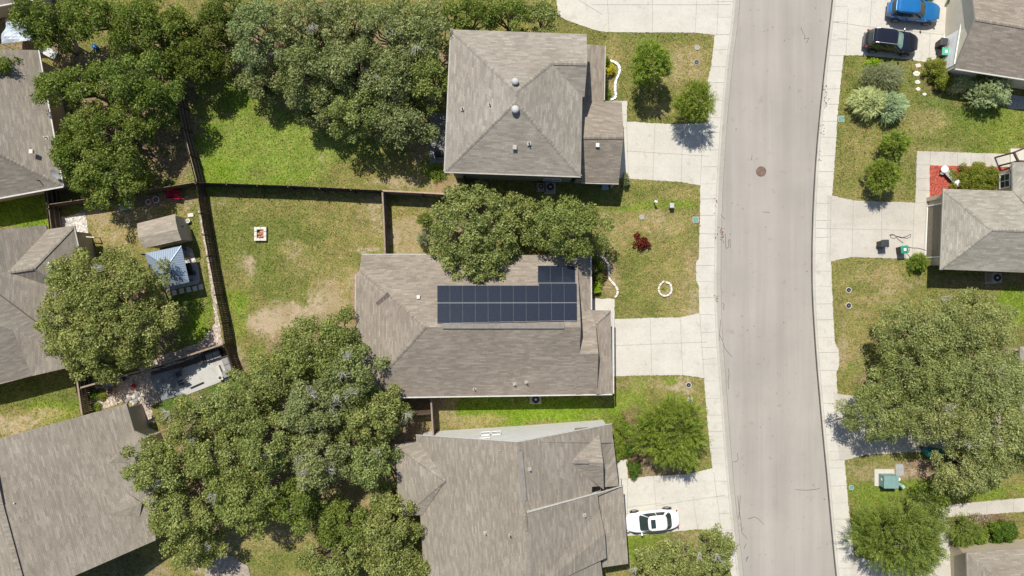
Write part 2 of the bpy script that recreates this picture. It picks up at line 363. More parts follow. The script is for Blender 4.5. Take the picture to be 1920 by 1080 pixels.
for a, b in [((1142, 60), (1139, 0)), ((1139, 0), (1138, -60)), ((1223, 61), (1224, -60)), ((1303, 61), (1310, -60)), ((1344, 66), (1349, -60)), ((1110, 9), (1370, 9)),
             ((1130, 28), (1085, 0)), ((1228, 233), (1224, 338)), ((1280, 233), (1277, 341)), ((1318, 232), (1313, 348)), ((1174, 283), (1330, 293)), ((1175, 228), (1178, 335)), ((1165, 215), (1176, 215)), ((1165, 240), (1175, 240)),
             ((1152, 598), (1152, 704)), ((1219, 596), (1222, 703)), ((1275, 595), (1280, 703)), ((1312, 588), (1320, 708)), ((1152, 648), (1328, 641)), ((1316, 674), (1340, 672)),
             ((1177, 898), (1176, 1000)), ((1225, 892), (1231, 960)), ((1299, 930), (1308, 992)), ((1230, 948), (1300, 937)), ((1300, 937), (1360, 928)), ((1338, 885), (1352, 995)), ((1158, 898), (1178, 898)), ((1176, 951), (1240, 943)),
             ((1560, 41), (1625, 50)), ((1625, 50), (1784, 67)), ((1590, 16), (1586, 104)), ((1634, 0), (1628, 104)), ((1744, 64), (1741, 116)), ((1779, 20), (1774, 68)), ((1570, 72), (1592, 74)), ((1634, 0), (1640, -60)),
             ((1558, 368), (1556, 490)), ((1600, 376), (1597, 482)), ((1653, 379), (1653, 483)), ((1714, 380), (1710, 485)), ((1530, 428), (1710, 432)), ((1737, 380), (1732, 470)), ((1719, 334), (1743, 335)), ((1716, 356), (1743, 357)),
             ((1716, 380), (1743, 380)), ((1719, 309), (1745, 309)), ((1745, 283), (1743, 311)), ((1770, 284), (1769, 311)), ((1795, 285), (1795, 312)), ((1820, 286), (1820, 313)), ((1845, 287), (1845, 314)), ((1869, 288), (1869, 315)),
             ((1617, 758), (1621, 852)), ((1700, 765), (1702, 848)), ((1575, 798), (1720, 806)), ((1790, 946), (1791, 969)), ((1850, 940), (1850, 964)), ((1900, 936), (1900, 961)), ((1558, 863), (1583, 861)), ((1625, 1050), (1622, 1110)), ((1780, 1050), (1790, 1110))]:
    joint(a, b, 0.162)
struct(jt.build('pavement_joints', M_joint))
# crack sealing squiggles on the carriageway
cr = MB()
for pts in [[(1503, 50), (1507, 62), (1511, 66), (1509, 72), (1518, 70), (1513, 80)], [(1361, 438), (1361, 460), (1363, 466), (1367, 463), (1367, 451), (1369, 448), (1370, 456), (1370, 465)],
            [(1352, 402), (1360, 411)], [(1431, 397), (1444, 398)], [(1355, 568), (1359, 572), (1356, 579), (1359, 580)], [(1350, 628), (1356, 640), (1360, 654), (1374, 670)],
            [(1366, 691), (1368, 700), (1366, 715), (1367, 730)], [(1492, 919), (1515, 920), (1533, 918), (1538, 916)], [(1384, 930), (1386, 950), (1388, 965), (1390, 978)], [(1386, 975), (1389, 930)], [(1390, 980), (1392, 1000), (1402, 1011)],
            [(1403, 974), (1415, 970), (1422, 973), (1433, 984)], [(1400, 1055), (1404, 1044), (1399, 1050)], [(1373, 867), (1382, 866), (1385, 862), (1383, 850)], [(1349, 640), (1352, 600)], [(1410, 300), (1411, 290)], [(1396, 1030), (1400, 1020)]]:
    q = [(*w2(*p), 0.004) for p in pts]
    for a, b in zip(q, q[1:]): cr.bar(a, b, 0.035, 0.006)
for _ in range(70):
    yy = random.uniform(0, 1080); l = float(np.interp(yy, L_[:, 1], L_[:, 0])); r = float(np.interp(yy, R_[:, 1], R_[:, 0]))
    p = w2(random.uniform(l + 12, r - 8), yy); cr.box((*p, 0.004), (random.uniform(.03, .09), random.uniform(.03, .09), 0.006), random.random() * 3)
struct(cr.build('road_cracks', M_tar))
tr = MB()
for pts in [[(1366, 925 + 0), (1370, 960), (1372, 1000)], [(1369, 930), (1373, 1000)]]: pass

# ------------------------------------------------ ground: one sheet, its turf and soil tones as a colour attribute
CC = dict(lush=(.150, .225, .022), green=(.143, .162, .042), olive=(.212, .193, .068), khaki=(.255, .215, .090), dry=(.41, .315, .185), dirt=(.52, .405, .28),
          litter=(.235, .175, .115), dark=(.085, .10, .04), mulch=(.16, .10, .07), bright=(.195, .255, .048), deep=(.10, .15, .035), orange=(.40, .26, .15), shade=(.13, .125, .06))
fx = np.concatenate([[-900, -500, -250, -140, -90, -68, -58], np.arange(-53, 53.01, 0.25), [58, 68, 90, 140, 250, 500, 900]])
fy = np.concatenate([[-900, -500, -250, -140, -90, -60, -45, -37], np.arange(-32, 32.01, 0.25), [37, 45, 60, 90, 140, 250, 500, 900]])
GX, GY = np.meshgrid(fx, fy); px = 960 + GX * S; py = 540 - GY * S
def sines(x, y, f, seed, n=7):
    r = np.random.default_rng(seed); v = np.zeros_like(x)
    for i in range(n):
        a = r.uniform(0, 6.28); k = f * r.uniform(0.6, 1.9); v += np.sin((x * math.cos(a) + y * math.sin(a)) * k + r.uniform(0, 6.28))
    return v / n
bare = np.zeros(GX.shape); barec = np.zeros(GX.shape + (3,)); barec[:] = CC['dirt']
base = np.zeros(GX.shape + (3,)); base[:] = CC['olive']
w = clip01(0.5 + 1.2 * sines(GX, GY, 0.5, 3))[..., None]; base = base * (1 - w * .55) + np.array(CC['green']) * w * .55
wob = 0.30 * sines(GX, GY, 1.6, 11) * 1.6 + 0.18 * sines(GX, GY, 4.5, 12) * 1.5
def blob(cx, cy, rx, ry, c, s=1.0, hard=2.0, ang=0.0):
    global base
    a = R(ang); dx, dy = px - cx, py - cy; u = (dx * math.cos(a) + dy * math.sin(a)) / rx; v = (-dx * math.sin(a) + dy * math.cos(a)) / ry
    d = np.sqrt(u * u + v * v) + wob; w = clip01((1.15 - d) * hard) * s
    if c in ('dry', 'dirt', 'orange'):
        global bare, barec
        bare = 1 - (1 - bare) * (1 - w * (.64 if c == 'dry' else .82)); barec = barec * (1 - w[..., None]) + np.array(CC[c]) * w[..., None]; return
    if c == 'khaki': bare = np.maximum(bare, w * .38)
    else: bare = bare * (1 - w * .8)
    w = w[..., None]; base = base * (1 - w) + np.array(CC[c]) * w
def rect(x0, y0, x1, y1, c, s=1.0, soft=8.0):
    global base
    q = wob * 14; w = clip01((px - x0 + q) / soft) * clip01((x1 - px + q) / soft) * clip01((py - y0 + q) / soft) * clip01((y1 - py + q) / soft)
    w = (w * s)[..., None]; base = base * (1 - w) + np.array(CC[c]) * w
B = [ # back garden of the two-storey house
 (600, 150, 300, 130, 'litter', .9), (430, 250, 120, 90, 'lush', .85), (500, 320, 140, 40, 'lush', .95), (420, 300, 70, 60, 'lush', .9), (470, 260, 80, 45, 'green', .9), (450, 205, 60, 25, 'green', .6), (600, 300, 90, 40, 'green', .8), (540, 285, 190, 75, 'bright', .75), (720, 325, 140, 32, 'olive', .9), (680, 290, 60, 30, 'green', .6),
 (790, 345, 70, 22, 'dry', .8), (740, 340, 60, 12, 'dirt', .5), (607, 297, 12, 8, 'dirt', .7), (545, 338, 8, 6, 'dirt', .7), (830, 345, 30, 20, 'orange', .9), (810, 280, 45, 60, 'litter', .9), (810, 320, 25, 30, 'lush', .7), (450, 170, 40, 40, 'lush', .7), (870, 355, 30, 12, 'dirt', .8),
 # main back garden
 (560, 440, 170, 110, 'green', .8), (520, 470, 80, 120, 'green', .6), (450, 430, 60, 70, 'green', .5), (560, 390, 160, 22, 'olive', .7), (640, 400, 80, 50, 'olive', .8), (690, 420, 30, 60, 'khaki', .7), (705, 400, 14, 40, 'dirt', .6), (660, 450, 50, 40, 'olive', .7), (415, 380, 25, 10, 'dry', .7),
 (462, 500, 22, 36, 'dry', .85), (468, 495, 10, 22, 'dirt', .7), (450, 545, 22, 40, 'olive', .9), (548, 465, 30, 16, 'khaki', .7), (555, 478, 20, 12, 'dry', .6), (450, 560, 26, 26, 'lush', .7), (455, 610, 25, 35, 'lush', .5), (620, 500, 50, 60, 'olive', .8), (560, 500, 40, 25, 'khaki', .5), (640, 540, 40, 40, 'khaki', .8), (610, 545, 40, 20, 'dry', .8),
 (600, 585, 50, 34, 'dirt', 1.0), (555, 600, 60, 34, 'dirt', .95), (510, 590, 40, 30, 'dry', .9), (500, 605, 34, 38, 'dirt', .9), (640, 600, 40, 50, 'dry', .8), (500, 630, 45, 25, 'khaki', .8), (450, 670, 14, 30, 'dirt', .9), (456, 690, 12, 20, 'dirt', .9), (665, 570, 9, 60, 'orange', .9), (480, 660, 30, 30, 'green', .8), (690, 470, 40, 10, 'dirt', .7), (610, 640, 90, 50, 'litter', .8),
 # strip behind the fence next to the main house
 (790, 430, 75, 60, 'khaki', .9), (770, 440, 45, 40, 'dry', .8), (755, 395, 35, 14, 'olive', .7), (800, 400, 70, 14, 'olive', .5), (870, 420, 60, 60, 'litter', .7), (740, 465, 14, 40, 'dirt', .6),
 # front lawn of the two-storey house
 (1250, 90, 140, 30, 'olive', .9), (1110, 95, 60, 45, 'olive', .9), (1180, 70, 140, 14, 'green', .6), (1270, 130, 60, 40, 'khaki', .9), (1310, 160, 25, 40, 'khaki', .8), (1210, 205, 50, 25, 'olive', .8), (1185, 200, 20, 25, 'green', .6), (1240, 210, 30, 15, 'khaki', .8), (1150, 75, 20, 14, 'khaki', .5), (1300, 105, 40, 14, 'khaki', .7),
 # front lawn of the main house
 (1200, 470, 150, 140, 'olive', .85), (1130, 370, 70, 30, 'green', .8), (1240, 370, 90, 22, 'olive', .8), (1240, 383, 60, 9, 'lush', .6), (1180, 393, 40, 6, 'lush', .7), (1285, 385, 26, 10, 'lush', .5), (1230, 420, 90, 25, 'khaki', .8), (1160, 405, 40, 12, 'dry', .6), (1220, 408, 40, 8, 'dry', .5), (1160, 450, 20, 30, 'khaki', .6), (1180, 510, 40, 50, 'green', .65), (1200, 575, 60, 22, 'green', .5),
 (1302, 470, 16, 50, 'dry', .7), (1303, 560, 14, 40, 'dirt', .7), (1292, 520, 16, 60, 'khaki', .8), (1300, 440, 14, 30, 'green', .5), (1270, 560, 40, 40, 'khaki', .4), (1280, 585, 30, 8, 'dry', .4), (1246, 541, 11, 11, 'khaki', 1.0), (1130, 520, 26, 45, 'litter', .9), (1145, 535, 16, 25, 'khaki', .7), (1150, 150, 14, 45, 'khaki', .8), (1200, 360, 40, 12, 'green', .5),
 # side strip and front lawn of the lower house
 (1000, 768, 200, 28, 'lush', 1.0), (900, 765, 70, 26, 'lush', .9), (870, 790, 60, 14, 'dry', .7), (840, 765, 18, 40, 'khaki', .9), (900, 785, 50, 10, 'khaki', .6), (790, 790, 45, 60, 'khaki', .9), (760, 830, 40, 40, 'litter', .9), (800, 755, 40, 16, 'litter', .9), (1190, 725, 60, 22, 'olive', .9), (1230, 720, 80, 12, 'dry', .85), (1290, 725, 40, 22, 'dirt', .7), (1180, 750, 50, 20, 'lush', .5), (1200, 720, 22, 10, 'lush', .5), (1256, 715, 18, 8, 'lush', .6),
 (1310, 750, 16, 50, 'olive', .8), (1180, 850, 35, 65, 'mulch', 1.0), (1240, 880, 60, 20, 'litter', .8), (1190, 790, 30, 30, 'mulch', .7), (1205, 1020, 40, 40, 'lush', .9), (1240, 1005, 60, 9, 'dry', .7), (1300, 1010, 60, 16, 'dry', .8), (1240, 1030, 60, 30, 'green', .7), (1300, 1040, 70, 30, 'litter', .6),
 # lower-left woods
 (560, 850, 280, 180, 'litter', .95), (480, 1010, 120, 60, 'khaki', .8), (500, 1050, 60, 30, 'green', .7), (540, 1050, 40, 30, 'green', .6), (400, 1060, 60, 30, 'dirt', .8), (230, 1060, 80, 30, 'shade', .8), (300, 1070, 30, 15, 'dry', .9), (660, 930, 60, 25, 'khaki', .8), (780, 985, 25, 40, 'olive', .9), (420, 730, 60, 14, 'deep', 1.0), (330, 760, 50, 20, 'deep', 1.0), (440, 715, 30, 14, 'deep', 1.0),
 # left gardens
 (210, 220, 170, 150, 'litter', .95), (60, 60, 90, 60, 'litter', .9), (330, 280, 35, 70, 'dirt', .55), (330, 310, 30, 40, 'litter', .6), (135, 85, 22, 18, 'dirt', .8), (40, 395, 90, 30, 'lush', 1.0), (40, 415, 90, 10, 'lush', 1.0), (230, 420, 60, 60, 'khaki', 1.0), (250, 400, 60, 30, 'dry', .6), (190, 400, 26, 20, 'dry', .8), (300, 375, 70, 16, 'litter', .9),
 (355, 385, 25, 20, 'dirt', .5), (370, 440, 22, 50, 'green', .8), (372, 500, 22, 60, 'green', .9), (360, 590, 50, 60, 'lush', .9), (340, 560, 50, 22, 'deep', .8), (385, 540, 12, 80, 'green', .7), (250, 600, 90, 80, 'litter', .8), (380, 480, 6, 100, 'khaki', .6), (225, 540, 40, 30, 'litter', .8),
 (60, 740, 110, 40, 'green', 1.0), (100, 770, 60, 20, 'lush', .6), (30, 795, 80, 24, 'dirt', .75), (80, 775, 50, 10, 'khaki', .7), (200, 725, 55, 30, 'litter', .9), (190, 745, 30, 20, 'mulch', .8),
 # right side lawns
 (1640, 150, 70, 60, 'green', .8), (1700, 200, 110, 60, 'green', .6), (1860, 240, 110, 60, 'lush', .55), (1800, 260, 60, 25, 'green', .8), (1740, 225, 50, 25, 'khaki', .6), (1775, 280, 40, 8, 'dry', .7), (1700, 212, 20, 6, 'dry', .5), (1620, 260, 40, 30, 'olive', .9), (1620, 310, 50, 50, 'olive', .7), (1600, 340, 30, 22, 'green', .5), (1630, 225, 30, 10, 'dry', .35),
 (1660, 355, 50, 16, 'khaki', .6), (1700, 330, 20, 40, 'green', .6), (1820, 215, 60, 20, 'deep', .5), (1760, 190, 40, 20, 'deep', .5), (1660, 500, 90, 26, 'olive', .9), (1640, 520, 60, 25, 'khaki', .8), (1700, 530, 40, 20, 'dry', .6), (1600, 500, 40, 14, 'green', .5), (1610, 540, 30, 20, 'green', .5), (1640, 560, 50, 14, 'dry', .6), (1600, 620, 40, 60, 'olive', .8), (1625, 590, 30, 9, 'dry', .8), (1600, 660, 30, 40, 'khaki', .6), (1612, 690, 22, 16, 'lush', .5), (1580, 650, 8, 60, 'dry', .8),
 (1605, 555, 6, 8, 'dirt', .6), (1690, 570, 30, 8, 'dry', .8), (1715, 485, 22, 14, 'lush', .5), (1780, 700, 150, 120, 'litter', .8), (1840, 530, 100, 14, 'litter', .5), (1900, 570, 30, 40, 'lush', .8), (1640, 885, 60, 22, 'dry', 1.0), (1740, 880, 80, 22, 'litter', 1.0), (1690, 890, 40, 14, 'dirt', .7), (1640, 930, 60, 26, 'green', 1.0), (1640, 960, 60, 50, 'lush', .45), (1720, 920, 60, 22, 'lush', .7), (1830, 920, 100, 20, 'lush', .7),
 (1720, 1000, 60, 50, 'litter', .7), (1830, 975, 60, 12, 'mulch', .7), (1840, 990, 70, 25, 'mulch', .9), (1670, 1010, 60, 30, 'green', .6), (1760, 145, 30, 30, 'mulch', .5), (1720, 160, 12, 25, 'green', .4),
]
for b in B: blob(*b)
rect(1743, 311, 1900, 372, 'orange', 0.2)
v = (1.20 + 0.20 * sines(GX, GY, 2.2, 21) + 0.12 * sines(GX, GY, 5.5, 22))[..., None]; base = base * v
EL = np.interp(GY[:, 0], np.array(Lw)[::-1, 1], np.array(Lw)[::-1, 0]); ER = np.interp(GY[:, 0], np.array(Rw)[::-1, 1], np.array(Rw)[::-1, 0])
GZZ = np.where((GX > (EL - 0.55)[:, None]) & (GX < (ER + 0.55)[:, None]) & (np.abs(GY) < 65), -0.09, GZ + 0.012 * sines(GX, GY, 3.0, 31))
ny, nx = GX.shape; idx = np.arange(ny * nx).reshape(ny, nx)
F = np.stack([idx[:-1, :-1], idx[:-1, 1:], idx[1:, 1:], idx[1:, :-1]], -1).reshape(-1, 4)
me = bpy.data.meshes.new('ground'); setmesh(me, np.stack([GX, GY, GZZ], -1).reshape(-1, 3), F)
for nm_, ar_ in (('turf', base), ('soil', barec)):
    ca = me.attributes.new(nm_, 'FLOAT_COLOR', 'POINT'); ca.data.foreach_set('color', np.concatenate([ar_.reshape(-1, 3), np.ones((ny * nx, 1))], 1).astype(np.float32).ravel())
ca = me.attributes.new('bare', 'FLOAT', 'POINT'); ca.data.foreach_set('value', bare.astype(np.float32).ravel())
gnd = bpy.data.objects.new('ground', me); COL.objects.link(gnd); struct(gnd)
m, t, b, o = nt('turf_and_soil'); vv = coords(t)
at = t.nodes.new('ShaderNodeAttribute'); at.attribute_name = 'turf'
n1 = ramp(t, noise(t, vv, 3.2, 7, 0.72), [(0.42, (0, 0, 0)), (0.66, (1, 1, 1))])
drycol = mul(t, at.outputs['Color'], (1.45, 1.18, 1.5, 1)); grcol = mul(t, at.outputs['Color'], (0.80, 0.94, 0.72, 1))
mx = t.nodes.new('ShaderNodeMix'); mx.data_type = 'RGBA'; t.links.new(n1, mx.inputs[0]); t.links.new(grcol, mx.inputs[6]); t.links.new(drycol, mx.inputs[7])
n2 = ramp(t, noise(t, vv, 6.5, 7, 0.85), [(0.34, (0.42, 0.46, 0.40)), (0.5, (1.0,) * 3), (0.66, (1.75, 1.62, 1.6))])
n3 = ramp(t, noise(t, vv, 0.9, 5, 0.6), [(0.3, (0.86, 0.90, 0.84)), (0.7, (1.14, 1.08, 1.12))])
ab = t.nodes.new('ShaderNodeAttribute'); ab.attribute_name = 'bare'; as_ = t.nodes.new('ShaderNodeAttribute'); as_.attribute_name = 'soil'
nz = t.nodes.new('ShaderNodeMath'); nz.operation = 'MULTIPLY_ADD'; t.links.new(noise(t, vv, 2.6, 9, 0.78), nz.inputs[0]); nz.inputs[1].default_value = 3.6; nz.inputs[2].default_value = -1.8
nb = t.nodes.new('ShaderNodeMath'); nb.operation = 'ADD'; t.links.new(nz.outputs[0], nb.inputs[0]); t.links.new(ab.outputs['Fac'], nb.inputs[1])
mk = ramp(t, nb.outputs[0], [(0.34, (0, 0, 0)), (0.92, (1, 1, 1))]); soil = mul(t, as_.outputs['Color'], ramp(t, noise(t, vv, 9, 6, .75), [(.3, (.72, .72, .70)), (.7, (1.2,) * 3)]))
turf = mul(t, mul(t, mx.outputs[2], n2), n3); mg = t.nodes.new('ShaderNodeMix'); mg.data_type = 'RGBA'; t.links.new(mk, mg.inputs[0]); t.links.new(turf, mg.inputs[6]); t.links.new(soil, mg.inputs[7])
t.links.new(mg.outputs[2], b.inputs['Base Color'])
b.inputs['Roughness'].default_value = 0.95; b.inputs['Specular IOR Level'].default_value = 0.1
bump(t, b, noise(t, vv, 7, 7, 0.85), 0.16, 1.0); me.materials.append(m); M_turf = m
# grass blades standing in the turf, coloured from the same tones
def grass(n, seed):
    r = np.random.default_rng(seed); x = r.uniform(-47, 47, n); y = r.uniform(-27, 27, n)
    ix = np.clip(((x + 53) / 0.25).astype(int) + 7, 0, nx - 1); iy = np.clip(((y + 32) / 0.25).astype(int) + 8, 0, ny - 1)
    c = base[iy, ix]; ratio = c[:, 1] / c[:, 0]; keep = (r.random(n) < clip01((ratio - 0.72) * 3.2) * (1 - clip01(bare[iy, ix] * 1.25)) ** 1.3 + .04) & (GZZ[iy, ix] > 0)
    X, Y = 960 + x * S, 540 - y * S
    for k, v in D.items():
        keep &= ~inpoly(X, Y, v)
    el = np.interp(y, np.array(Lw)[::-1, 1], np.array(Lw)[::-1, 0]); er = np.interp(y, np.array(Rw)[::-1, 1], np.array(Rw)[::-1, 0])
    ls = np.interp(Y, [p[1] for p in LS], [p[0] for p in LS]); rs = np.interp(Y, [p[1] for p in RS], [p[0] for p in RS])
    keep &= (X < ls + 1.0) | (X > rs - 1.0)
    for q in NOGRASS: keep &= ~inpoly(X, Y, q)
    x, y, c = x[keep], y[keep], c[keep]; m = len(x)
    V = np.empty((m, 3, 3)); a = r.uniform(0, 6.28, m); big = r.random(m) < .35; w = np.where(big, r.uniform(.04, .08, m), r.uniform(.015, .04, m)); h = np.where(big, r.uniform(.06, .14, m), r.uniform(.03, .08, m)); lean = r.uniform(0, .12, m); b2 = r.uniform(0, 6.28, m)
    z = GZ - 0.01
    V[:, 0] = np.stack([x - np.cos(a) * w, y - np.sin(a) * w, np.full(m, z)], 1); V[:, 1] = np.stack([x + np.cos(a) * w, y + np.sin(a) * w, np.full(m, z)], 1)
    V[:, 2] = np.stack([x + np.cos(b2) * lean, y + np.sin(b2) * lean, z + h], 1)
    me = bpy.data.meshes.new('grass'); setmesh(me, V.reshape(-1, 3), np.arange(3 * m).reshape(-1, 3))
    k = r.uniform(0.6, 1.5, (m, 1)); dryb = (r.random((m, 1)) < .2); cc = c * k * np.where(dryb, [[1.5, 1.2, 1.6]], [[0.95, 1.05, 0.85]])
    ca = me.attributes.new('turf', 'FLOAT_COLOR', 'FACE'); ca.data.foreach_set('color', np.concatenate([cc, np.ones((m, 1))], 1).astype(np.float32).ravel())
    mt, t, b, o = nt('grass_blades'); at = t.nodes.new('ShaderNodeAttribute'); at.attribute_name = 'turf'
    t.nodes.remove(b); d = t.nodes.new('ShaderNodeBsdfDiffuse'); tl = t.nodes.new('ShaderNodeBsdfTranslucent'); mi = t.nodes.new('ShaderNodeMixShader'); mi.inputs[0].default_value = 0.3
    t.links.new(at.outputs['Color'], d.inputs[0]); t.links.new(at.outputs['Color'], tl.inputs[0]); t.links.new(d.outputs[0], mi.inputs[1]); t.links.new(tl.outputs[0], mi.inputs[2]); t.links.new(mi.outputs[0], o.inputs[0])
    me.materials.append(mt); ob = bpy.data.objects.new('grass', me); COL.objects.link(ob)
    tag(ob, 'short mown turf blades over all the lawns', 'grass', kind='stuff')
def inpoly(X, Y, poly):
    c = np.zeros(X.shape, bool); n = len(poly); j = n - 1
    for i in range(n):
        xi, yi = poly[i]; xj, yj = poly[j]
        with np.errstate(divide='ignore', invalid='ignore'):
            c ^= ((yi > Y) != (yj > Y)) & (X < (xj - xi) * (Y - yi) / ((yj - yi) if yj != yi else 1e-9) + xi)
        j = i
    return c
MULCH = [(1743, 310), (1905, 314), (1905, 375), (1743, 375)]
GRAVEL = {'gravel_pad': [(112, 408), (160, 398), (168, 445), (168, 480), (110, 490)], 'gravel_path': [(371, 395), (378, 393), (390, 440), (398, 490), (404, 540), (409, 590), (418, 645), (421, 664), (270, 708), (258, 690), (300, 668), (380, 640), (386, 628), (404, 606), (398, 560), (390, 500), (380, 440)],
          'gravel_yard': [(165, 720), (240, 700), (280, 690), (300, 742), (312, 748), (284, 760), (290, 790), (275, 795), (262, 752), (235, 752), (200, 765), (170, 770)]}
NOGRASS = [MULCH] + list(GRAVEL.values()) + [[(280, 690), (345, 668), (440, 640), (446, 703), (345, 740), (300, 745)], [(255, 400), (350, 400), (380, 530), (270, 560)]]
grass(480000, 5)
def gravelmat(name, c, sc=9):
    m, t, b, o = nt(name); v = coords(t); vo = t.nodes.new('ShaderNodeTexVoronoi'); vo.inputs['Scale'].default_value = sc; t.links.new(v, vo.inputs['Vector'])
    a = ramp(t, vo.outputs['Color'], [(0.1, (0.55,) * 3), (0.9, (1.35, 1.3, 1.25))]); e = ramp(t, vo.outputs['Distance'], [(0.25, (1.05,) * 3), (0.75, (0.6,) * 3)])
    t.links.new(mul(t, mul(t, (*c, 1), a), e), b.inputs['Base Color']); b.inputs['Roughness'].default_value = 0.9; bump(t, b, vo.outputs['Distance'], 0.05, -0.8); return m
M_grav = gravelmat('white_gravel', (0.60, 0.57, 0.54)); M_grav2 = gravelmat('tan_gravel', (0.50, 0.42, 0.36), 7)
slab('gravel', GRAVEL['gravel_pad'], 0.160, M_grav, 0.05); slab('gravel', GRAVEL['gravel_path'], 0.161, M_grav2, 0.06); slab('gravel', GRAVEL['gravel_yard'], 0.162, M_grav2, 0.06)
M_red = gravelmat('red_mulch', (0.42, 0.085, 0.055), 11); slab('mulch_bed', MULCH, 0.162, M_red, 0.01)
slab('mulch_strip', [(283, 697), (345, 678), (418, 652), (424, 663), (344, 691), (286, 709)], 0.163, gravelmat('dark_mulch', (0.115, 0.085, 0.07), 10), 0.05)
# ------------------------------------------------ houses
SH = {'A': shingles('shingles_grey', (.235, .218, .203), (.315, .297, .280), (1.03, 1.0, 0.925)),
      'B': shingles('shingles_brown', (.215, .188, .168), (.300, .268, .243), (1.03, 1.0, 0.925)),
      'C': shingles('shingles_taupe', (.225, .203, .182), (.290, .268, .245), (1.03, 1.0, 0.925)),
      'H': shingles('shingles_pale', (.245, .235, .217), (.340, .328, .307), (1.03, 1.0, 0.925)),
      'S': shingles('shingles_shed', (.285, .255, .228), (.345, .312, .280), (1.03, 1.0, 0.925))}
def siding(name, c):
    m, t, b, o = nt(name); v = coords(t)
    w = t.nodes.new('ShaderNodeTexWave'); w.wave_type = 'BANDS'; w.bands_direction = 'Z'; w.wave_profile = 'SAW'; w.inputs['Scale'].default_value = 1.6; t.links.new(v, w.inputs['Vector'])
    s = ramp(t, w.outputs['Fac'], [(0.0, (0.8,) * 3), (0.12, (1,) * 3)]); n_ = ramp(t, noise(t, v, 1.5, 4), [(0.3, (0.94,) * 3), (0.7, (1.05,) * 3)])
    t.links.new(mul(t, mul(t, (*c, 1), s), n_), b.inputs['Base Color']); b.inputs['Roughness'].default_value = 0.8; return m
W_A = siding('green_grey_siding', (.27, .28, .25)); W_B = siding('beige_siding', (.46, .40, .31)); W_C = siding('pale_grey_siding', (.60, .59, .565)); W_L = siding('light_cream_siding', (.60, .54, .43)); W_T = siding('tan_siding', (.44, .37, .27))
M_brick = wood('brick', (0.26, 0.15, 0.11), (0.42, 0.30, 0.24))
def roofplane(mb, pts, th=0.16, mi=0):
    """one slope: shingled top with uv in metres along and up the slope, fascia edges, soffit"""
    W = [P(*p) for p in pts]; n = len(W)
    nrm = Vector((0, 0, 0))
    for i in range(n):
        a, b = W[i], W[(i + 1) % n]; nrm += Vector(((a.y - b.y) * (a.z + b.z), (a.z - b.z) * (a.x + b.x), (a.x - b.x) * (a.y + b.y)))
    if nrm.z < 0: W = W[::-1]; nrm = -nrm
    nrm.normalize(); u = Vector((0, 0, 1)).cross(nrm); u = u.normalized() if u.length > 1e-4 else Vector((1, 0, 0)); v = nrm.cross(u)
    t = tessellate_polygon([[Vector((p.x, p.y, 0)) for p in W]]); tt = []
    for a, b, c in t:
        A, B, C = W[a], W[b], W[c]; tt.append((a, b, c) if (B - A).cross(C - A).z > 0 else (a, c, b))
    o = len(mb.v); mb.add(W, tt, mi)
    for i, p in enumerate(W): mb.uv[o + i] = (p.dot(u), p.dot(v))
    D = [p - Vector((0, 0, th)) for p in W]; mb.add(D, [f[::-1] for f in tt], 1)
    mb.add(W + D, [(i, n + i, n + (i + 1) % n, (i + 1) % n) for i in range(n)], 1)
def cap(mb, a, b, w=0.30, lift=0.02):
    """ridge or hip cap shingles along a line"""
    a, b = P(*a), P(*b); d = b - a; L = d.length; x = d / L; y = Vector((0, 0, 1)).cross(x).normalized(); n_ = max(1, int(L / 0.28)); z = Vector((0, 0, 1))
    for i in range(n_):
        p, q = a + d * (i / n_), a + d * ((i + 1) / n_); h0, h1 = lift + 0.03, lift + 0.012; dr = z * 0.055
        vs = [p - y * w / 2 + z * (h0) - dr, p + z * h0, p + y * w / 2 + z * h0 - dr, q - y * w / 2 + z * h1 - dr, q + z * h1, q + y * w / 2 + z * h1 - dr]
        o = len(mb.v); mb.add(vs, [(0, 3, 4, 1), (1, 4, 5, 2)], 0); ru = random.uniform(0, 50); rv = random.uniform(0, 50)
        for k in range(6): mb.uv[o + k] = (ru + (k % 3) * .15, rv + (k // 3) * .13)
        mb.add(vs[:3] + [v_ - z * 0.03 for v_ in vs[:3]], [(0, 1, 4, 3), (1, 2, 5, 4)], 0)
def finish_roof(mb, mats, parent, name='roof'):
    o = mb.build(name, mats, parent); me = o.data; uvl = me.uv_layers.new(name='UVMap')
    vi = np.empty(len(me.loops), np.int32); me.loops.foreach_get('vertex_index', vi); tab = np.zeros((len(mb.v), 2), np.float32)
    for k, q in mb.uv.items(): tab[k] = q
    uvl.data.foreach_set('uv', tab[vi].ravel()); return o
def inset(poly, d):
    n = len(poly); ar = sum(poly[i].x * poly[(i + 1) % n].y - poly[(i + 1) % n].x * poly[i].y for i in range(n)); s = 1 if ar > 0 else -1; out = []
    for i in range(n):
        a, b, c = poly[i - 1], poly[i], poly[(i + 1) % n]
        e1 = Vector((b.x - a.x, b.y - a.y)).normalized(); e2 = Vector((c.x - b.x, c.y - b.y)).normalized()
        n1 = Vector((-e1.y, e1.x)) * s; n2 = Vector((-e2.y, e2.x)) * s; k = n1 + n2; den = max(0.35, 1 + n1.dot(n2)); q = k * (d / den)
        out.append(Vector((b.x + q.x, b.y + q.y, b.z)))
    return out
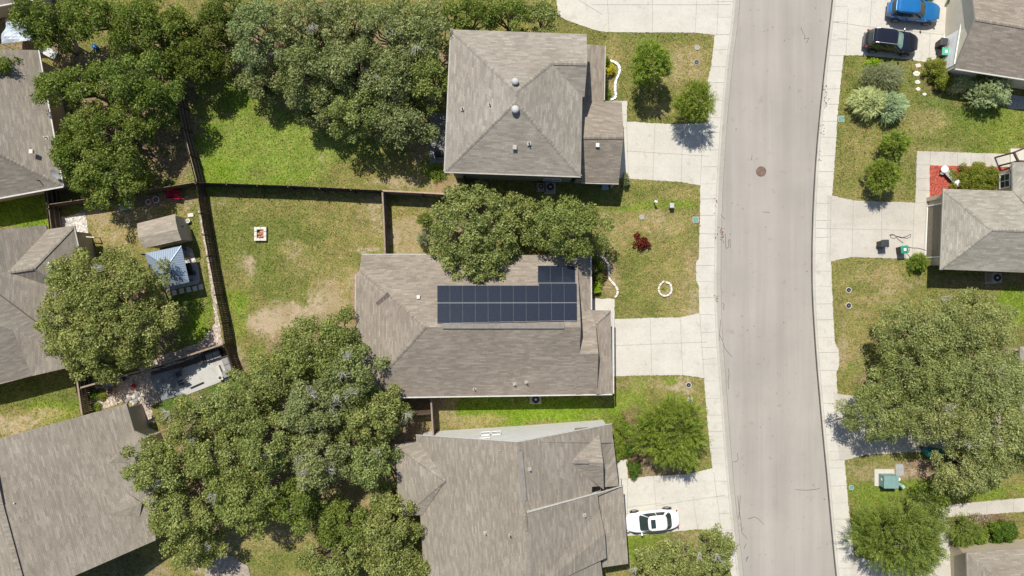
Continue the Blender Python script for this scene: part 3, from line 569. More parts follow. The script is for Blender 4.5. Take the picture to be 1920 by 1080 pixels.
def walls(root, outline, mat_, d=0.42, name='wall', drop=0.15):
    """outline of the eaves/rakes (px, py, h); walls stand d inside it and end under the roof"""
    poly = inset([P(*p) for p in outline], d); mb = MB(); n = len(poly)
    for i in range(n):
        a, b = poly[i], poly[(i + 1) % n]
        mb.add([(a.x, a.y, 0.02), (b.x, b.y, 0.02), (b.x, b.y, b.z - drop), (a.x, a.y, a.z - drop)], [(0, 1, 2, 3)])
    o = mb.build(name, mat_, root); bm = bmesh.new(); bm.from_mesh(o.data); bmesh.ops.remove_doubles(bm, verts=bm.verts, dist=.001); bmesh.ops.recalc_face_normals(bm, faces=bm.faces); bm.to_mesh(o.data); bm.free()
    return poly, o
def onwall(poly, i, t, z, w, h, root, kind='window', panes=2, out=1, pm_=None):
    """window or door set on wall i of the outline, t along it"""
    a, b = poly[i], poly[(i + 1) % len(poly)]; x = Vector((b.x - a.x, b.y - a.y, 0)).normalized(); nrm = Vector((x.y, -x.x, 0))
    ar = sum(poly[k].x * poly[(k + 1) % len(poly)].y - poly[(k + 1) % len(poly)].x * poly[k].y for k in range(len(poly)))
    if ar < 0: nrm = -nrm
    c = Vector((a.x + (b.x - a.x) * t, a.y + (b.y - a.y) * t, z)); ax = Matrix((x, nrm, Vector((0, 0, 1)))).transposed()
    f = MB(); fw = 0.09
    for s in (-1, 1):
        f.box(c + x * s * (w / 2) + nrm * .02, (fw, .09, h + fw), ax=ax); f.box(c + Vector((0, 0, s * h / 2)) + nrm * .022, (w + fw, .094, fw), ax=ax)
    if kind == 'window':
        for k in range(1, panes): f.box(c + x * (w * (k / panes - .5)) + nrm * .018, (.05, .07, h), ax=ax)
        f.box(c + nrm * .014, (w, .05, .035), ax=ax)
        o = f.build('window', M_white, root); g = MB(); g.box(c + nrm * .006, (w, .03, h), ax=ax); g.build('pane', M_glass, o)
    else:
        o = f.build('garage_door' if kind == 'garage' else 'door', M_white, root); g = MB()
        for k in range(4): g.box(c + Vector((0, 0, h * ((k + .5) / 4 - .5))) + nrm * .006, (w, .03, h / 4 - .02), ax=ax)
        g.build('door_panel', pm_ or (M_white if kind == 'garage' else M_brick), o)
def gutters(root, lines, m=None, w=0.11):
    for ln in lines:
        mb = MB(); q = [P(*p) for p in ln]
        for a, b in zip(q, q[1:]): mb.bar(a - Vector((0, 0, .03)), b - Vector((0, 0, .03)), w, .12)
        mb.build('gutter', m or M_gutter, root)
def pipe_vent(root, px_, py_, h, r=.05, ht=.38, m=None, flash=True):
    c = P(px_, py_, h); mb = MB(); mb.cyl(c - Vector((0, 0, .15)), r, ht + .15, 10); mb.tube([c - Vector((0, 0, .12)), c + Vector((0, 0, .06))], [r * 2.6, r * 1.3], 10, 1)
    mb.box(c + Vector((0, 0, .0)), (.30, .30, .03), .1, 1); return mb.build('pipe_vent', [m or M_dark, M_fascia], root)
def box_vent(root, px_, py_, h, s=.30, m=None, name='box_vent', rz=0.0, tall=.2):
    c = P(px_, py_, h); mb = MB(); mb.box(c + Vector((0, 0, tall * .35)), (s * .8, s * .8, tall), rz); mb.box(c + Vector((0, 0, tall)), (s, s * 1.1, .06), rz, taper=.86)
    return mb.build(name, m or M_pale, root, bevel=.01)
def dome_vent(root, px_, py_, h, r=.31):
    c = P(px_, py_, h); mb = MB(); mb.cyl(c - Vector((0, 0, .2)), r * .6, .42, 20); rs = [r, r * 1.02, r * .93, r * .7, r * .35, .02]; zs = [.16, .2, .27, .33, .365, .375]
    mb.tube([c + Vector((0, 0, z)) for z in zs], rs, 24); return mb.build('turbine_vent', plain('vent_white', (.40, .40, .39), .6), root, smooth=True)
def ridge_vent(root, a, b, w=.42):
    p, q = P(*a), P(*b); mb = MB(); d = (q - p).normalized(); n_ = int((q - p).length / 1.2) + 1
    mb.bar(p + Vector((0, 0, .06)), q + Vector((0, 0, .06)), w, .07)
    return mb.build('ridge_vent', plain('vent_cap', (.20, .18, .16), .9), root)
def house(letter, name, label, group=None): return thing(name, (0, 0, 0), label, 'house', 'houses on the street')

# --- two-storey house at the top
hA = house('A', 'two_storey_house', 'two-storey house with square grey hipped roof and two round pale roof vents')
E = 5.7; mb = MB()
aN = (968, 171, 7.9); aS = (967, 190, 7.9); g0 = (1034, 118, 6.85); g1 = (1101, 119.5, 6.85)
NW, NE, SE_, SW = (845, 55, E), (1100, 64, E), (1089, 331, E), (833, 322, E)
roofplane(mb, [NW, NE, g1, g0, aN]); roofplane(mb, [NW, aN, aS, SW]); roofplane(mb, [SW, aS, SE_])
roofplane(mb, [aN, g0, (1092, 182, E + .12), SE_, aS]); roofplane(mb, [g0, g1, (1096, 181, E + .1), (1091, 182, E + .1)])
for a, b in ((SW, aS), (SE_, aS), (aN, g0), (g0, g1), (NW, aN), (aN, aS)): cap(mb, a, b)
finish_roof(mb, [SH['A'], M_fascia], hA)
pA, _ = walls(hA, [NW, NE, (1098, 119, 6.6), (1095, 182, E), SE_, SW], W_A)
onwall(pA, 4, .16, 1.2, 1.5, 1.2, hA); onwall(pA, 4, .70, 4.2, 1.2, 1.1, hA); onwall(pA, 4, .35, 4.2, 1.2, 1.1, hA); onwall(pA, 5, .5, 1.5, 2.2, 1.6, hA, panes=3); onwall(pA, 5, .25, 4.3, 1.4, 1.2, hA)
gutters(hA, [[(845, 54, E), (833, 322, E)], [(833, 323, E), (1089, 332, E)]], M_fascia, .09)
dome_vent(hA, 966, 206, 7.72); dome_vent(hA, 966, 154, 7.72, .28); box_vent(hA, 965, 277, 6.55, .36, M_fascia); pipe_vent(hA, 992, 269, 6.75); pipe_vent(hA, 918, 196, 7.1); pipe_vent(hA, 867, 204, 6.3)
mb = MB(); l0, l1 = 3.1, 2.75   # porch lean-to and garage gable on the street side
roofplane(mb, [(1088, 82, 3.3), (1134, 86, l0 - .3), (1132, 189, l0 - .3), (1086, 189, 3.3)])
G0, G1 = (1090, 257, 4.5), (1169, 257, 4.5); roofplane(mb, [(1088, 189, l1 + .45), (1132, 189, l1), (1166, 190, l1), G1, G0]); roofplane(mb, [G0, G1, (1160, 343, l1), (1090, 341, l1)])
cap(mb, G0, G1); finish_roof(mb, [SH['B'], M_fascia], hA, 'garage_roof')
pA2, _ = walls(hA, [(1075, 190, l1), (1165, 190, l1), (1169, 257, 4.45), (1160, 343, l1), (1075, 341, l1)], W_A, .30, 'garage_wall'); walls(hA, [(1075, 84, 3.3), (1134, 86, l0), (1132, 200, l0), (1075, 200, 3.3)], W_A, .7, 'porch_wall')
onwall(pA2, 2, .45, 1.25, 4.0, 2.1, hA, 'garage'); box_vent(hA, 1120, 273, 4.1, .34, M_pale)
gutters(hA, [[(1135, 86, l0), (1133, 188, l0)], [(1090, 343, l1), (1160, 345, l1)]], M_fascia, .09)

# --- the main house
hB = house('B', 'single_storey_house', 'single-storey brown-roofed house carrying the solar panels')
e = 2.9; r = 5.6; mb = MB(); rW, rE = (797, 613.5, r), (1089, 613.5, r)
roofplane(mb, [(678, 478, e), (1082, 478, e), rE, rW, (674, 507, e + .15)]); roofplane(mb, [(678, 503, e), (668, 514, e), (667, 577, e), (670, 660, e), (676, 745, e), rW])
roofplane(mb, [rW, rE, (1086, 680, 4.1), (1085, 741, e), (676, 745, e)])
for a, b in ((rW, (678, 745, e)), (rW, (676, 505, e + .1))): cap(mb, a, b)
q0, q1 = (1070, 663, 4.5), (1122, 663, 4.5)
roofplane(mb, [(1080, 663, 4.5), q1, (1119, 738, e + .02), (1080, 741, e + .02)])
roofplane(mb, [(1072, 664, 4.5), q1, (1117, 610, 3.55), (1108, 584, e + .04), (1075, 584, e + .1)])
roofplane(mb, [(1076, 478, 3.15), (1107, 478, e - .15), (1108, 592, e - .15), (1080, 597, 3.15)])
roofplane(mb, [(1100, 582, e + .03), (1145, 582, e), (1116, 609, 3.15)]); roofplane(mb, [(1145, 582, e - .1), (1148, 738, e - .1), (1118, 739, 3.15), (1116, 609, 3.15)])
cap(mb, (1144, 583, e), (1116, 609, 3.15), .24)
finish_roof(mb, [SH['B'], M_fascia], hB)
pB, _ = walls(hB, [(1083, 478, e), (1083, 560, 4.6), (1088, 613, r - .1), (1087, 663, 4.6), (1085, 741, e), (676, 745, e), (667, 577, e), (668, 510, e), (678, 478, e)], W_B, .40)
pB2, _ = walls(hB, [(1060, 583, e), (1145, 582, e), (1148, 738, e), (1060, 741, e)], M_brick, .38, 'garage_wall'); walls(hB, [(1060, 478, e), (1107, 478, e), (1108, 592, e), (1060, 592, e)], M_brick, .38, 'front_wall')
g = MB(); ga, gb, gc = P(1118, 612, 3.5), P(1122.5, 663, 4.42), P(1120, 728, 3.3); g.add([ga, gb, gc, ga - Vector((0, 0, 1.)), gc - Vector((0, 0, 1.))], [(0, 1, 2), (0, 2, 4, 3)]); g.build('gable_wall', W_B, hB)
onwall(pB2, 1, .5, 1.25, 4.9, 2.1, hB, 'garage'); onwall(pB, 4, .35, 1.6, 1.5, 1.2, hB); onwall(pB, 4, .7, 1.6, 1.2, 1.0, hB); onwall(pB, 6, .5, 1.3, 1.8, 1.9, hB); onwall(pB, 8, .3, 1.6, 1.4, 1.2, hB)
gutters(hB, [[(740, 745.5, e), (1148, 739.5, e)], [(1108, 479, e), (1109, 581, e)], [(1149, 583, e), (1150, 738, e)]]); gutters(hB, [[(678, 477, e), (800, 477, e)], [(667, 514, e), (666, 600, e)]], M_fascia)
ridge_vent(hB, (830, 611, r), (1058, 611, r)); box_vent(hB, 785, 557, 4.3, .30, M_stone); pipe_vent(hB, 965, 720, 3.4, m=M_pale); pipe_vent(hB, 987, 716, 3.45, .045, .5, m=M_pale); pipe_vent(hB, 890, 729, 3.2, .04); pipe_vent(hB, 717, 552, 3.7, .03, .05)
sc_ = MB(); A_, B_ = P(707, 571, 3.75), P(729, 551, 4.24)     # worn strip beside the valley
sc_.bar(A_ + Vector((0, 0, .03)), B_ + Vector((0, 0, .03)), .34, .02); sc_.build('roof_patch', plain('worn_patch', (.13, .105, .09), .95, var=.5, scale=4), hB)

# --- lower house with the pale north wall
hC = house('C', 'gabled_house', 'large taupe-roofed house whose pale grey north wall shows two windows')
mb = MB(); z0, zr = 2.9, 7.6; R0, R1, R2 = (972, 829, zr), (984, 961, zr), (996, 1110, zr)
roofplane(mb, [(780, 817, z0), R0, R1, R2, (797, 1110, z0), (788, 968, z0)])
roofplane(mb, [R0, (1147, 795.5, 3.55), (1150, 830, 3.6), (1126, 832, 4.1), (1130, 911, 4.1), (1110, 913, 4.65), (1110, 927, 4.7), R1])
roofplane(mb, [(1066, 868, 5.5), (1131, 868, 5.4), (1124, 815, 4.4)]); roofplane(mb, [(1066, 868, 5.5), (1132, 918, 4.4), (1131, 868, 5.4)])
roofplane(mb, [(1125, 824, 4.08), (1150, 824, 3.55), (1160, 911, 3.0), (1121, 914, 3.15)]); roofplane(mb, [(1104, 906, 3.0), (1124, 906, 3.0), (1124, 932, 3.0), (1104, 932, 3.0)])
roofplane(mb, [(988, 961, 7.9), (1120, 925, 4.75), (1124, 955, 4.7), (1134, 1000, 4.9), (1137, 1046, 4.7), (1126, 1050, 4.6), (1134, 1112, 4.4), (998, 1112, 7.9)])
roofplane(mb, [(1122, 925, 3.75), (1168, 910, 3.2), (1178, 1057, 3.2), (1130, 1064, 3.6), (1126, 1000, 3.7)])
hx = (834, 902, 4.3); roofplane(mb, [(740, 834, z0), (786, 829, z0 + .16), hx]); roofplane(mb, [(740, 834, z0), hx, (757, 967, z0), (746, 930, z0)]); roofplane(mb, [(757, 967, z0), hx, (792, 966, z0 + .16)])
for a, b in ((hx, (741, 835, z0)), (hx, (758, 966, z0)), (hx, (782, 830, z0 + .1)), (R0, R1), (R1, R2)): cap(mb, a, b, .26)
finish_roof(mb, [SH['C'], M_fascia], hC)
pC, _ = walls(hC, [(781, 817, z0), (972, 829, zr), (1147, 795.5, 3.55), (1150, 826, 3.5), (1133, 830, 4.0), (1134, 924, 4.0), (1134, 1112, 4.0), (797, 1112, z0), (789, 967, z0)], W_C, .30, drop=.12)
walls(hC, [(800, 834, z0), (740, 834, z0), (757, 967, z0), (800, 967, z0)], W_C, .35, 'bay_wall'); walls(hC, [(1100, 822, 3.1), (1151, 822, 3.1), (1160, 911, 3.1), (1100, 915, 3.1)], W_C, .42, 'front_wall')
pC2, _ = walls(hC, [(1100, 925, 3.3), (1168, 912, 3.3), (1178, 1057, 3.3), (1100, 1066, 3.3)], W_T, .32, 'garage_wall')
for yy, x_, hz in ((868, 1131, 5.4), ):
    g = MB(); ga, gb, gc = P(1125, 820, 4.1), P(1130, 868, 5.4), P(1131, 917, 4.1); dz = Vector((0, 0, .75)); g.add([ga, gb, gc, ga - dz, gc - dz], [(0, 1, 2), (0, 2, 4, 3)]); g.build('gable_wall', W_C, hC)
ng = MB(); a_, b_, c_ = P(988, 961, 7.85), P(1120, 925, 4.7), P(1160, 914, 3.35); d_ = Vector((0, 0, .5)); ng.add([a_, b_, b_ - d_, a_ - d_], [(0, 1, 2, 3)]); ng.build('upstand', W_C, hC)
onwall(pC, 0, .665, 2.55, .82, 1.15, hC, panes=1); onwall(pC, 0, .775, 2.55, .82, 1.15, hC, panes=1); onwall(pC, 0, .665, 4.75, .82, .9, hC, panes=1); onwall(pC2, 1, .5, 1.25, 4.6, 2.1, hC, 'garage')
wl = MB(); wl.bar(P(988, 961, 7.95), P(1118, 925, 4.86), .06, .05); wl.bar(P(1118, 925, 4.86), P(1168, 911, 3.3), .06, .05); wl.build('rake_flashing', M_gutter, hC)
gutters(hC, [[(1161, 880, 3.1), (1162, 911, 3.1)], [(780, 815.5, z0 + .05), (972, 828, zr - .05)], [(972, 828, zr - .05), (1147, 794.5, 3.55)]], M_gutter, .05)
ridge_vent(hC, (975, 846, 7.55), (983, 938, 7.55), .40); ridge_vent(hC, (989, 996, 7.6), (995, 1085, 7.6), .40); ridge_vent(hC, (1076, 866, 5.57), (1104, 866, 5.57), .24)
for a in ((938, 843, 6.6, M_pale), (993, 880, 7.35, M_pale), (910, 999, 5.9, M_pale), (957, 1004, 6.9, M_dark), (1096, 966, 5.5, M_fascia)): pipe_vent(hC, a[0], a[1], a[2], m=a[3])
# small step roof and fence at its north-east corner
st = MB(); st.box(P(1090, 806, 3.6), (1.1, .35, .12), .07, taper=.9); st.build('dormer_ledge', SH['C'], hC)

# --- left-hand houses
hD = house('D', 'grey_roofed_house', 'grey-roofed house at the left edge with the satellite dish, top left'); mb = MB()
roofplane(mb, [(72, 94, e), (118, 349, e), (-150, 215, 7.0), (-170, 90, 7.2)]); roofplane(mb, [(118, 349, e), (-30, 378, e), (-400, 440, e), (-150, 215, 7.0)])
cap(mb, (118, 348, e), (-150, 215, 7.0)); finish_roof(mb, [SH['C'], M_fascia], hD)
walls(hD, [(70, 96, e), (118, 349, e), (-400, 440, e), (-170, 96, 7.0)], W_T); gutters(hD, [[(73, 94, e), (119, 349, e)], [(119, 350, e), (-60, 383, e)]]); box_vent(hD, 61, 285, 4.1, .34, M_stone); pipe_vent(hD, 88, 258, 3.6, m=M_stone); pipe_vent(hD, 78, 340, 3.1, .045, .6)
dm = MB(); c = P(103, 327, 3.8); ax_ = Vector((-.35, -.75, .85)).normalized(); u = ax_.cross(Vector((0, 0, 1))).normalized(); v = ax_.cross(u); vs = [c - ax_ * .1]; fs = []
for k in range(1, 5):
    for j in range(20): vs.append(c + (u * math.cos(j * .31416) * 1.0 + v * math.sin(j * .31416)) * .11 * k + ax_ * (.006 * k * k - .1))
for j in range(20):
    fs.append((0, 1 + j, 1 + (j + 1) % 20))
    for k in range(3): a = 1 + k * 20; fs.append((a + j, a + 20 + j, a + 20 + (j + 1) % 20, a + (j + 1) % 20))
dm.add(vs, fs); dm.tube([c - ax_ * .1 , c + Vector((0, .1, -.8))], .025, 6); dm.tube([c + v * .4, c + ax_ * .35], .012, 5); dish = dm.build('satellite_dish', M_pale, None, smooth=True); tag(dish, 'pale round satellite dish at the eave of the grey roof, top left', 'satellite dish')

hD2 = house('D2', 'brown_roofed_house', 'house barely in view, its brown eave at the top left corner'); mb = MB()
roofplane(mb, [(-220, 48, e), (62, -2, e), (20, -170, e + 3), (-220, -150, e + 3)]); finish_roof(mb, [SH['B'], M_fascia], hD2); walls(hD2, [(-220, 48, e), (62, -2, e), (20, -170, e + 3), (-220, -150, e + 3)], W_B); gutters(hD2, [[(-220, 50, e), (62, 0, e)]], M_gutter)

hE = house('E', 'hipped_house', 'grey-brown hipped house at the left edge beside the big round oak'); mb = MB(); k1, k2, k3 = (62, 503, 5.3), (15, 510, 5.3), (-70, 520, 7.0)
roofplane(mb, [(88, 430, e + .05), (138, 423, e), k1, k2]); roofplane(mb, [(86, 422, e + .1), (88, 431, e + .1), k2, k3, (-70, 430, 7.0), (0, 430, 5.1)])
roofplane(mb, [(138, 423, e), (148, 470, e), (163, 560, e), (168, 680, e), (60, 705, 4.4), (-20, 512, 6.0), k2, k1]); roofplane(mb, [(168, 680, e), (62, 704, e), (-10, 723, e), (-300, 790, e), (-120, 560, 7.0), (-20, 540, 6.2)])
for a, b in (((138, 424, e), k1), (k1, k2)): cap(mb, a, b)
finish_roof(mb, [SH['C'], M_fascia], hE); walls(hE, [(85, 424, e), (138, 423, e), (148, 470, e), (168, 680, e), (-300, 790, e), (-300, 424, e)], W_T); gutters(hE, [[(139, 423, e), (149, 470, e)]], M_fascia); box_vent(hE, 93, 498, 4.4, .52, M_white, 'skylight', .05, .14)

def onplane(px_, py_, A3, lift=0.0):
    """photo point pushed onto the plane through three (px, py, h) points"""
    a, b, c = (P(*q) for q in A3); n = (b - a).cross(c - a); h = 4.0
    for _ in range(25):
        p = P(px_, py_, h); h = a.z - GZ - (n.x * (p.x - a.x) + n.y * (p.y - a.y)) / n.z
    return (px_, py_, h + lift)
hF = house('F', 'broad_roofed_house', 'broad grey-roofed house filling the bottom left corner'); mb = MB(); f0, f1 = (-40, 820, 7.2), (42, 1100, 7.2)
FP = [(0, 946, 7.2), (42, 1100, 7.2), (283, 845, 2.9)]; fo = lambda x, y, l=0.0: onplane(x, y, FP, l)
roofplane(mb, [fo(-25, 828), fo(0, 822), fo(237, 757), fo(252, 808), fo(275, 818), fo(283, 845), fo(292, 1013), fo(130, 1084), fo(60, 1116), (42, 1100, 7.2), (0, 946, 7.2)])
roofplane(mb, [(-25, 828, 7.2), (0, 946, 7.2), f1, (-60, 1160, 5.6), (-300, 1000, 4.5), (-280, 860, 4.5)])
roofplane(mb, [fo(250, 811, .02), fo(275, 819, .22), fo(203, 868, .03)], .02); roofplane(mb, [fo(275, 819, .22), fo(262, 866, .03), fo(203, 868, .03)], .02)
roofplane(mb, [fo(238, 924, .03), fo(266, 944, .25), fo(200, 966, .03)], .02); roofplane(mb, [fo(266, 944, .25), fo(262, 968, .03), fo(200, 966, .03)], .02)
cap(mb, (0, 946, 7.25), (42, 1100, 7.25), .45); cap(mb, (-25, 828, 7.3), (0, 946, 7.3), .45)
finish_roof(mb, [SH['C'], M_fascia], hF); pF, _ = walls(hF, [(0, 822, 5.9), (237, 757, e), (252, 808, e), (275, 818, e), (283, 845, e), (292, 1013, e), (130, 1084, e), (-100, 1150, e), (-120, 855, 5.9)], W_B, .38)
wF = MB(); a, b = P(243, 760, e), P(275, 750, 0); 
for p in ((240, 762, .0), ): pass
gutters(hF, [[(238, 757, e), (252, 808, e)], [(276, 818, e), (284, 845, e)]], M_gutter); box_vent(hF, 116, 805, 4.5, .34, M_stone); pipe_vent(hF, 32, 941, 6.6, m=M_stone); onwall(pF, 4, .5, 1.3, 1.3, 1.4, hF)
# back room wing of that house (its beige wall faces the patio)

# --- right-hand houses
hG = house('G', 'garage_front_house', 'brown-roofed house at the top right whose garage faces the two parked cars'); mb = MB(); g0, g1 = (1829, 36, 4.6), (2150, 90, 4.6)
roofplane(mb, [(1791, 128, e), g0, g1, (2110, 180, e)]); roofplane(mb, [g0, (1812, -90, e), (2160, -30, e), g1]); cap(mb, g0, g1, .26); finish_roof(mb, [SH['B'], M_fascia], hG)
pG, _ = walls(hG, [(1791, 128, e), (1829, 36, 4.55), (1812, -90, e), (2160, -30, e), (2110, 180, e)], W_L, .35); onwall(pG, 0, .80, 1.2, 4.6, 2.1, hG, 'garage')
gutters(hG, [[(1791, 129.5, e), (1960, 156, e)]]); 
hH = house('H', 'pale_roofed_house', 'pale grey hipped house at the right edge beside the red mulch bed'); mb = MB(); h0 = 2.8; hr = (1861, 431, 4.3)
roofplane(mb, [(1769, 354, h0), (1898, 358, h0), (2100, 364, h0), (2100, 436, 4.3), hr]); roofplane(mb, [(1769, 354, h0), hr, (1763, 505, h0)]); roofplane(mb, [(1763, 505, h0), hr, (2100, 436, 4.3), (2100, 518, h0)])
roofplane(mb, [(1898, 304, h0 + .02), (1899, 358, h0 + .02), (1925, 385, 3.5), (1990, 350, 4.2), (1990, 304, h0 + .4)]); 
for a, b in ((hr, (1769, 355, h0)), (hr, (1764, 505, h0)), (hr, (2100, 436, 4.3))): cap(mb, a, b, .26)
finish_roof(mb, [SH['H'], M_fascia], hH); pH, _ = walls(hH, [(1769, 354, h0), (1898, 357, h0), (1898, 304, h0), (2100, 304, h0), (2100, 518, h0), (1763, 505, h0)], W_T, .45)
onwall(pH, 1, .62, 1.5, 1.2, 1.2, hH, panes=2); onwall(pH, 5, .5, 1.2, 4.6, 2.1, hH, 'garage', pm_=plain('olive_door', (.19, .165, .12), .7))
gutters(hH, [[(1769, 353, h0), (1763, 506, h0)]], M_fascia, .07)
for x_, y_ in ((1757, 371), (1757, 493)): bp = MB(); bp.box(P(x_, y_, 1.1), (.55, .34, 2.1)); bp.build('brick_pier', M_cream, hH)
hI = house('I', 'corner_house', 'house at the bottom right corner with a tan side wall and low planting bed'); mb = MB()
roofplane(mb, [(1812, 1036, e), (1950, 1026, e), (2100, 1016, e), (2100, 1090, 4.6), (1890, 1100, 4.6)]); roofplane(mb, [(1812, 1036, e), (1890, 1100, 4.6), (1890, 1180, 4.6), (1818, 1220, e)]); finish_roof(mb, [SH['C'], M_fascia], hI)
walls(hI, [(1812, 1036, e), (2100, 1016, e), (2100, 1220, e), (1818, 1220, e)], W_T, .45)
hJ = house('J', 'shaded_house', 'house hidden behind the big oak at the right edge'); mb = MB()
roofplane(mb, [(1912, 650, e), (2150, 650, e), (2150, 740, 5), (2000, 740, 5)]); roofplane(mb, [(1912, 650, e), (2000, 740, 5), (1914, 850, e)]); roofplane(mb, [(1914, 850, e), (2000, 740, 5), (2150, 740, 5), (2150, 850, e)]); finish_roof(mb, [SH['H'], M_fascia], hJ); walls(hJ, [(1912, 650, e), (2150, 650, e), (2150, 850, e), (1914, 850, e)], W_T, .42)

# --- shed and gazebo in the left garden
sd = thing('garden_shed', (0, 0, 0), 'tan garden shed with curved brown barn roof beside the blue gazebo', 'shed'); mb = MB()
sA = [(257, 421, 2.2), (258, 441, 2.75), (262, 462, 2.6), (268, 465, 2.2)]
W_, E_ = [(257, 419, 2.1), (257, 430, 2.55), (260, 446, 2.75), (269, 466, 2.45)], [(329, 401, 2.1), (329, 412, 2.55), (333, 430, 2.75), (340, 450, 2.45)]
for i in range(3): roofplane(mb, [W_[i], E_[i], E_[i + 1], W_[i + 1]], .08)
finish_roof(mb, [SH['S'], M_fascia], sd); pS, _ = walls(sd, [W_[0], E_[0], E_[2], E_[3], W_[3], W_[2]], M_cream, .12, drop=.06)
hd = MB(); hd.box(P(337, 426, 1.2) + Vector((0.22, 0, 0)), (.04, .8, 1.7), .25); hd.build('door', plain('shed_door', (.46, .39, .27), .8), sd); hk = MB(); hk.box(P(336.5, 424.5, 1.4) + Vector((.27, 0, 0)), (.06, .08, .30), .25); hk.build('latch', M_black, sd)
gz = thing('gazebo', (0, 0, 0), 'gazebo with pale blue ribbed metal roof and small raised top', 'gazebo'); M_blue = nt('blue_metal_roof'); m, t, b, o = M_blue
vw = coords(t, (1, 1, 1), 'UV'); wv = t.nodes.new('ShaderNodeTexWave'); wv.bands_direction = 'X'; wv.inputs['Scale'].default_value = 1.6; t.links.new(vw, wv.inputs['Vector']); cc_ = ramp(t, wv.outputs['Fac'], [(0.0, (.19, .235, .30)), (.2, (.245, .30, .375)), (1, (.255, .31, .385))]); t.links.new(cc_, b.inputs['Base Color']); b.inputs['Metallic'].default_value = .3; b.inputs['Roughness'].default_value = .45; bump(t, b, wv.outputs['Fac'], .02, .6)
mb = MB(); gn = [(272, 475, 2.3), (340, 461, 2.3), (355, 529, 2.3), (290, 543, 2.3)]; gc_ = (313, 500, 3.1)
for i in range(4): roofplane(mb, [gn[i], gn[(i + 1) % 4], gc_], .03)
gt = [(306, 492, 3.0), (317, 489, 3.0), (321, 510, 3.0), (309, 513, 3.0)]
finish_roof(mb, [m, plain('blue_trim', (.16, .22, .29), .4, .3)], gz); mb = MB()
gt = [(301, 494, 3.05), (316, 490, 3.05), (321, 510, 3.05), (305, 513, 3.05)]
for i in range(4): roofplane(mb, [gt[i], gt[(i + 1) % 4], (311, 502, 3.4)], .03)
finish_roof(mb, [m, MATS['blue_trim']], gz, 'raised_top')
cp = MB()
for p in gn:
    a = P(*p); b2 = P(*gc_); cp.bar(a + Vector((0, 0, .03)), b2 + Vector((0, 0, .03)), .07, .04)
cp.build('hip_strip', MATS['blue_trim'], gz)
for p in [(278, 478, 1.1), (338, 466, 1.1), (350, 525, 1.1), (294, 538, 1.1)]:
    a = P(*p); q = MB(); q.box((a.x, a.y, GZ + 1.15), (.12, .12, 2.25)); q.build('post', M_dark, gz)
for rt in (hA, hB, hC, hD, hD2, hE, hF, hG, hH, hI, hJ, sd, gz): recentre(rt)

# ------------------------------------------------ solar panels
pm, t, b, o = nt('solar_cells'); uv = coords(t, (1, 1, 1), 'UV'); br = t.nodes.new('ShaderNodeTexBrick'); br.offset = 0; br.inputs['Scale'].default_value = 1; br.inputs['Brick Width'].default_value = .158; br.inputs['Row Height'].default_value = .158; br.inputs['Mortar Size'].default_value = .004
br.inputs['Color1'].default_value = (.010, .014, .026, 1); br.inputs['Color2'].default_value = (.014, .019, .033, 1); br.inputs['Mortar'].default_value = (.03, .036, .05, 1); t.links.new(uv, br.inputs['Vector']); t.links.new(br.outputs[0], b.inputs['Base Color'])
b.inputs['Roughness'].default_value = .16; b.inputs['Specular IOR Level'].default_value = .45
M_frame = plain('panel_frame', (.05, .055, .07), .5, .3); M_rail = plain('panel_rail', (.20, .21, .235), .5, .3)
def hB_h(py_):      # height of the north slope of the main roof at world y
    ye, yr = P(900, 478, 2.9).y, P(900, 613.5, 5.6).y; return lambda y: 2.9 + (y - ye) / (yr - ye) * 2.7
hof = hB_h(0)
def solve(px_, py_, lift=.12):
    h = 4.0
    for _ in range(12): h = hof(P(px_, py_, h).y) + lift
    return P(px_, py_, h)
def panel(x0, x1, y0, y1, label):
    q = [solve(x0, y0), solve(x1, y0), solve(x1, y1), solve(x0, y1)]; c = sum(q, Vector()) / 4; u = (q[1] - q[0]); v = (q[0] - q[3]); w, h = u.length, v.length; u.normalize(); v.normalize(); n = u.cross(v); ax = Matrix((u, v, n)).transposed()
    root = thing('solar_panel', c, label, 'solar panel', 'solar panels on the main roof'); g = MB()
    vs = [ax @ Vector((sx * (w / 2 - .02), sy * (h / 2 - .02), .005)) for sx, sy in ((-1, -1), (1, -1), (1, 1), (-1, 1))]; g.add(vs, [(0, 1, 2, 3)]); o = g.build('cells', pm, root); uvl = o.data.uv_layers.new(name='UVMap'); k_ = [(0, 0), (w, 0), (w, h), (0, h)]
    for i, l in enumerate(o.data.loops): uvl.data[i].uv = k_[l.vertex_index]
    f = MB()
    for s in (-1, 1): f.box(ax @ Vector((s * (w / 2 - .009), 0, 0)), (.010, h - .01, .045), ax=ax); f.box(ax @ Vector((0, s * (h / 2 - .012), .001)), (w - .01, .022, .046), mi=1, ax=ax)
    f.box(ax @ Vector((0, 0, -.012)), (w - .03, h - .03, .02), ax=ax); f.build('frame', [M_frame, M_rail], root)
ORD = ['first', 'second', 'third', 'fourth', 'fifth', 'sixth', 'seventh', 'eighth', 'ninth', 'tenth', 'eleventh']
for i in range(11):
    x0, x1 = 820 + 23.8 * i, 820 + 23.8 * (i + 1)
    panel(x0 + (0 if i else 0), x1, 568.5 - .05 * i, 606.5 - .5 * i, f'solar panel in the lowest row nearest the ridge, {ORD[i]} from the left')
    panel(x0 - .1, x1 - .3, (535 if i < 8 else 531.5), 567.5, f'solar panel in the middle row, {ORD[i]} from the left')
for i in range(3): panel(1008.5 + 23.3 * i, 1008.5 + 23.3 * (i + 1), 498, 530, f'solar panel in the short top row shaded by the tree, {ORD[i]} from the left')
